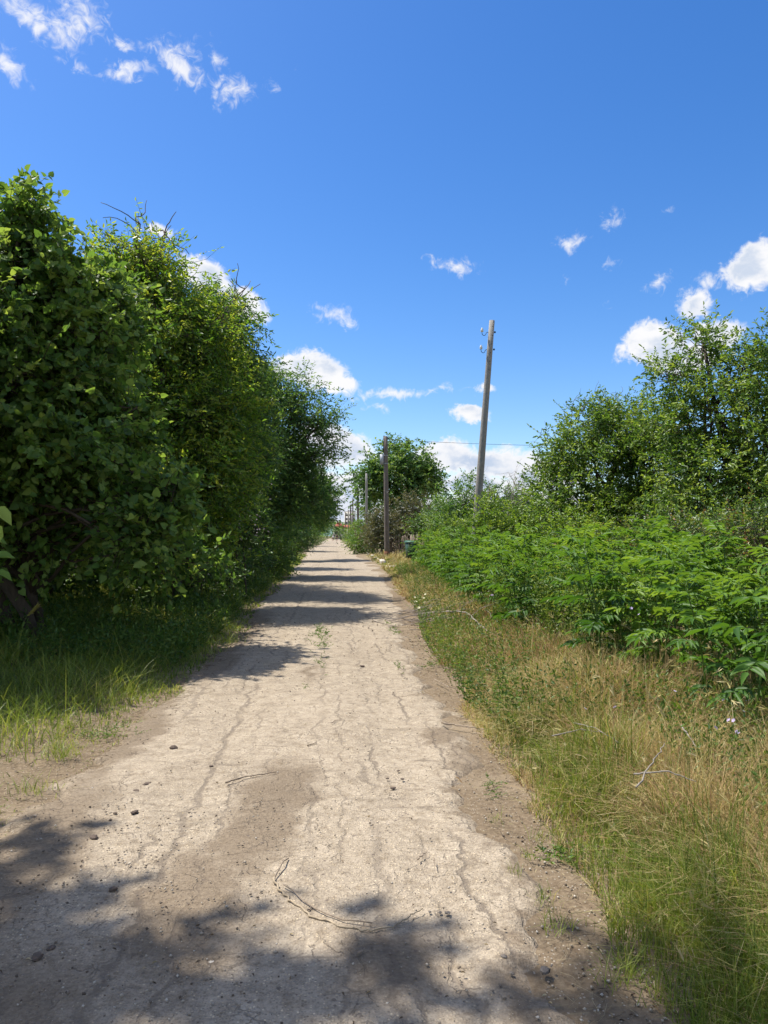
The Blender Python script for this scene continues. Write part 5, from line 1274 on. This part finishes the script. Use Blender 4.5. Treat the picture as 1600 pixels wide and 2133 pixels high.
gravel(500, 3, 9, lambda y: xl(y) - .6, lambda y: xl(y) + .2, .002, .009, .6, .004)
m_, nt_, out_ = new_mat('gravel_grit')
a = nd(nt_, 'ShaderNodeAttribute', attribute_name='tint')
pc = ramp_n(nt_, a.outputs['Fac'], [(.1, (.10, .075, .055)), (.4, (.22, .175, .13)), (.65, (.34, .285, .215)), (.95, (.48, .43, .35))])
pp = nd(nt_, 'ShaderNodeBsdfPrincipled', {'Base Color': pc, 'Roughness': .9, 'Specular IOR Level': .15}); nt_.links.new(pp.outputs[0], out_.inputs[0])
tag(grv.build('gravel', m_), 'loose grit and gravel scattered over the worn lane', 'gravel', kind='stuff')

lit = MB(); rng = np.random.default_rng(95)
n = 2600; y = logy(n, 2.3, 16); left = rng.random(n) < .5
x = np.where(left, xl(y) + .15 - .9 * rng.random(n) ** .7 + .3 * rng.random(n) ** 3, xrr(y) + .05 + .7 * rng.random(n))
x = np.where(rng.random(n) < .12, xl(y) + (xrr(y) - xl(y)) * rng.random(n), x)
on = (x > xl(y) - .05) & (x < xrr(y)); O = np.stack([x, y, np.where(on, .042, hgt(x, y) + .012)], 1)
add_leaves(lit, O, rng.normal(size=(n, 3)) * np.array([1, 1, .12]), np.array([0, 0, 1.0]) + .3 * rng.normal(size=(n, 3)), (.007 + .016 * rng.random(n)) * np.maximum(1, y / 7), .5, rng.random(n), OVAL, .15, .2)
n = 2200; y = logy(n, 2.3, 14); x = np.where(rng.random(n) < .55, xl(y) + .2 - .9 * rng.random(n), xrr(y) + .7 * rng.random(n)); a_ = rng.random(n) * 6.28
b0 = np.stack([x, y, np.where((x > xl(y) - .05) & (x < xrr(y)), .04, hgt(x, y) + .012)], 1)
add_twigs(lit, b0, b0 + np.stack([np.cos(a_), np.sin(a_), .15 * rng.random(n)], 1) * (.03 + .1 * rng.random(n))[:, None], np.maximum(.001, .0003 * y)); lit.t[-1][:] = np.repeat(rng.random(n), 9)
M_lit = leaf_mat('litter', [(0.0, (0.07, 0.05, 0.035)), (0.4, (0.17, 0.12, 0.075)), (0.75, (0.33, 0.26, 0.15)), (1.0, (0.45, 0.38, 0.23))], 0.1, .8, .15, (1, 1, 1))
tag(lit.build('leaf_litter', M_lit), 'dry leaf and straw litter strewn along both edges of the lane', 'litter', kind='stuff')

# weed tufts: in the cracks and on the bare shoulder
def tuft(label, px, py, n, h, w_, spread, broad=False, seed=1):
    global rng
    rng = np.random.default_rng(seed)
    c = gnd(px, py, .02); m = MB()
    x = c[0] + spread[0] * rng.normal(size=n); y = c[1] + spread[1] * rng.normal(size=n)
    if broad:
        B = np.stack([x, y, np.full(n, .025)], 1)
        sprays(m, m, B, unit(np.array([0, 0, .5]) + rng.normal(size=(n, 3)) * np.array([1, 1, .2])), h * (.6 + .6 * rng.random(n)), 7, w_, .55, OVAL, .05, np.full(n, .55), twig=.0015)
    else:
        blades(m, x, y, h * (.5 + .8 * rng.random(n)), np.full(n, w_), np.clip(.5 + .2 * rng.normal(size=n), 0, 1), .8, .4)
        m.v[0][:, 2] += .03
    o = m.build('weed_tuft', M_weed if broad else M_green); tag(o, label, 'weed')
for i, a in enumerate([('green weed growing in the middle of the lane, largest of the line', 668, 1320, 60, .12, .028, (.06, .45), True), ('small weed in the lane below the largest of the line', 669, 1348, 26, .09, .022, (.05, .25), True),
        ('sparse weed in the crack of the lane, third down the line', 669, 1382, 20, .08, .018, (.035, .3), True), ('tiny weed beside the sparse one on the lane', 640, 1432, 6, .05, .014, (.03, .08), True),
        ('upper green strip of weed in the long crack near the sunny edge', 818, 1310, 40, .07, .022, (.04, .5), True), ('lower green strip of weed in the long crack near the sunny edge', 830, 1388, 18, .05, .015, (.03, .22), True),
        ('weed at the sunny lane edge beside the bare earth bay', 893, 1386, 16, .10, .022, (.05, .12), True), ('little broad-leaved weed on the shoulder, upper of three', 1028, 1636, 12, .06, .014, (.03, .05), True), ('little broad-leaved weed on the shoulder, middle of three', 1024, 1656, 9, .05, .013, (.03, .03), True),
        ('thin grass tuft on the bare shoulder below the broad-leaved weeds', 1040, 1712, 26, .07, .0025, (.03, .04), False), ('grass tuft on the shoulder, beside the tall green verge grass', 1128, 1750, 30, .08, .003, (.035, .05), False),
        ('broad-leaved creeping weed against the green verge grass', 1158, 1786, 26, .08, .02, (.05, .05), True), ('wispy grass tuft on bare earth left of the creeping weed', 1100, 1786, 22, .07, .0025, (.025, .03), False), ('wispy grass tuft beside the pale asphalt edge', 1075, 1820, 22, .07, .0025, (.025, .03), False),
        ('spreading grass tuft on the gravelly shoulder', 1135, 1880, 34, .08, .003, (.03, .04), False), ('larger spreading grass tuft on the gravelly shoulder', 1170, 1940, 44, .09, .003, (.04, .04), False), ('biggest grass tuft on the shoulder near the photo corner', 1295, 2045, 70, .12, .003, (.05, .05), False),
        ('low green weed mat on the shaded side of the lane', 225, 1530, 40, .09, .02, (.13, .1), True), ('yellowish grass clump at the lane edge on the shaded side', 125, 1580, 90, .17, .004, (.06, .06), False), ('grass clump by the lane edge under the yellowish one', 70, 1650, 60, .12, .004, (.08, .06), False), ('grassy weed at the tip of the shaded verge', 475, 1340, 60, .22, .006, (.10, .15), False)]):
    tuft(*a, seed=600 + i)

# wild barley stalk at the left
c = gnd(20, 1420, .03); st_ = thing('barley_stalk', 'lone wild barley stalk with a nodding bristly ear on the left verge', 'plant', c)
Yc = c[1]; m = MB()
pth = np.array([[c[0], Yc, .02], at(28, 1380, Yc), at(40, 1330, Yc), at(52, 1292, Yc), at(58, 1280, Yc)])
m.tube(pth, [.003, .0026, .0022, .0018, .0015], 6); m.build('stem', M_green, st_)
m = MB(); rng = np.random.default_rng(12)
e0_, e1_ = at(57, 1283, Yc), at(74, 1264, Yc)
n = 70; t = rng.random(n)
O = e0_ + (e1_ - e0_) * t[:, None]; ax_ = unit((e1_ - e0_)[None])[0]
add_leaves(m, O, ax_ + .35 * rng.normal(size=(n, 3)), rdir(n), .022, .35, np.full(n, .8), LANCE, 0, .1)
add_leaves(m, O, ax_ * 1.0 + np.array([.25, 0, -.05]) + .22 * rng.normal(size=(n, 3)), rdir(n), .075, .02, np.full(n, .95), LANCE, 0, .1)
m.build('ear', M_green, st_)
m = MB(); add_leaves(m, np.array([pth[1], pth[2]]), np.array([[.4, 0, .9], [.3, .1, .95]]), np.array([[0, -1, .3], [0, -1, .2]]), np.array([.18, .12]), .07, .5, LANCE, .02, .3); m.build('leaf_blade', M_green, st_)

# wildflowers
def flower_mesh(n_pet, r, seed, yellow=False):
    m = MB(); a = np.arange(n_pet) * 2 * math.pi / n_pet
    A = np.stack([np.cos(a), np.sin(a), np.full(n_pet, .25)], 1)
    add_leaves(m, np.zeros((n_pet, 3)), A, np.tile([[0, 0, 1.0]], (n_pet, 1)), r, .8, .5, OVAL, .02, .0)
    return m
M_lilac = leaf_mat('lilac_petal', L3((.5, .40, .62), (.58, .48, .70), (.62, .52, .72)), .3, .6, .2, (1.1, 1.1, 1.1))
M_cream = leaf_mat('cream_petal', L3((.6, .58, .35), (.68, .65, .42), (.7, .68, .5)), .3, .6, .2, (1.1, 1.1, 1.1))
fm = flower_mesh(6, .016, 1).mesh('petals', M_lilac); fm2 = flower_mesh(7, .03, 2).mesh('petals', M_cream)
sm_ = MB(); sm_.tube(np.array([[0, 0, -.35], [.01, 0, -.15], [0, 0, 0]]), [.0016, .0014, .001], 4); stm = sm_.mesh('stem', M_green)
rg = np.random.default_rng(41)
pl = [(1567, 1366), (1529, 1391), (1594, 1394), (1577, 1402), (1406, 1440), (1512, 1441), (1507, 1457), (1557, 1460), (1549, 1482), (1281, 1473), (1219, 1476), (1518, 1500), (1528, 1501), (1491, 1516), (1536, 1525), (1262, 1330), (1263, 1318), (1308, 1335), (1284, 1305), (1440, 1192), (1452, 1200), (1465, 1196), (1488, 1209), (1524, 1195), (1534, 1201), (1521, 1207), (1430, 1190), (1450, 1185), (1493, 1215), (1025, 1240), (1315, 1267), (1331, 1280), (1362, 1228), (1363, 1227)]
for i, (px, py) in enumerate(pl):
    zf = .45 if py > 1300 else .95
    c = gnd(px, py, zf)
    r_ = thing('wildflower', 'small pale lilac wildflower on a thin stem among the sunny-side weeds', 'flower', c, 'lilac wildflowers')
    s = max(1.0, c[1] / 6); r_.scale = (s, s, s)
    for nm, me in (('petals', fm), ('stem', stm)):
        o = bpy.data.objects.new(nm, me); COL.objects.link(o); o.parent = r_
        if nm == 'petals': o.rotation_euler = (-.6 + .3 * rg.normal(), .3 * rg.normal(), rg.random() * 6)
        else: o.scale = (1, 1, (c[2] + .02) / .35 / s)
for i, (px, py) in enumerate([(862, 1253), (867, 1253), (869, 1242), (883, 1246), (886, 1238), (875, 1250), (885, 1255), (873, 1266), (864, 1244)]):
    c = gnd(px, py, .38)
    r_ = thing('wildflower', 'cream-white wildflower in the small group by the lane near the twig heap', 'flower', c, 'cream wildflowers')
    for nm, me in (('petals', fm2), ('stem', stm)):
        o = bpy.data.objects.new(nm, me); COL.objects.link(o); o.parent = r_
        if nm == 'petals': o.rotation_euler = (-.5 + .2 * rg.normal(), .2 * rg.normal(), rg.random() * 6)
        else: o.scale = (1, 1, (c[2] + .02) / .35)
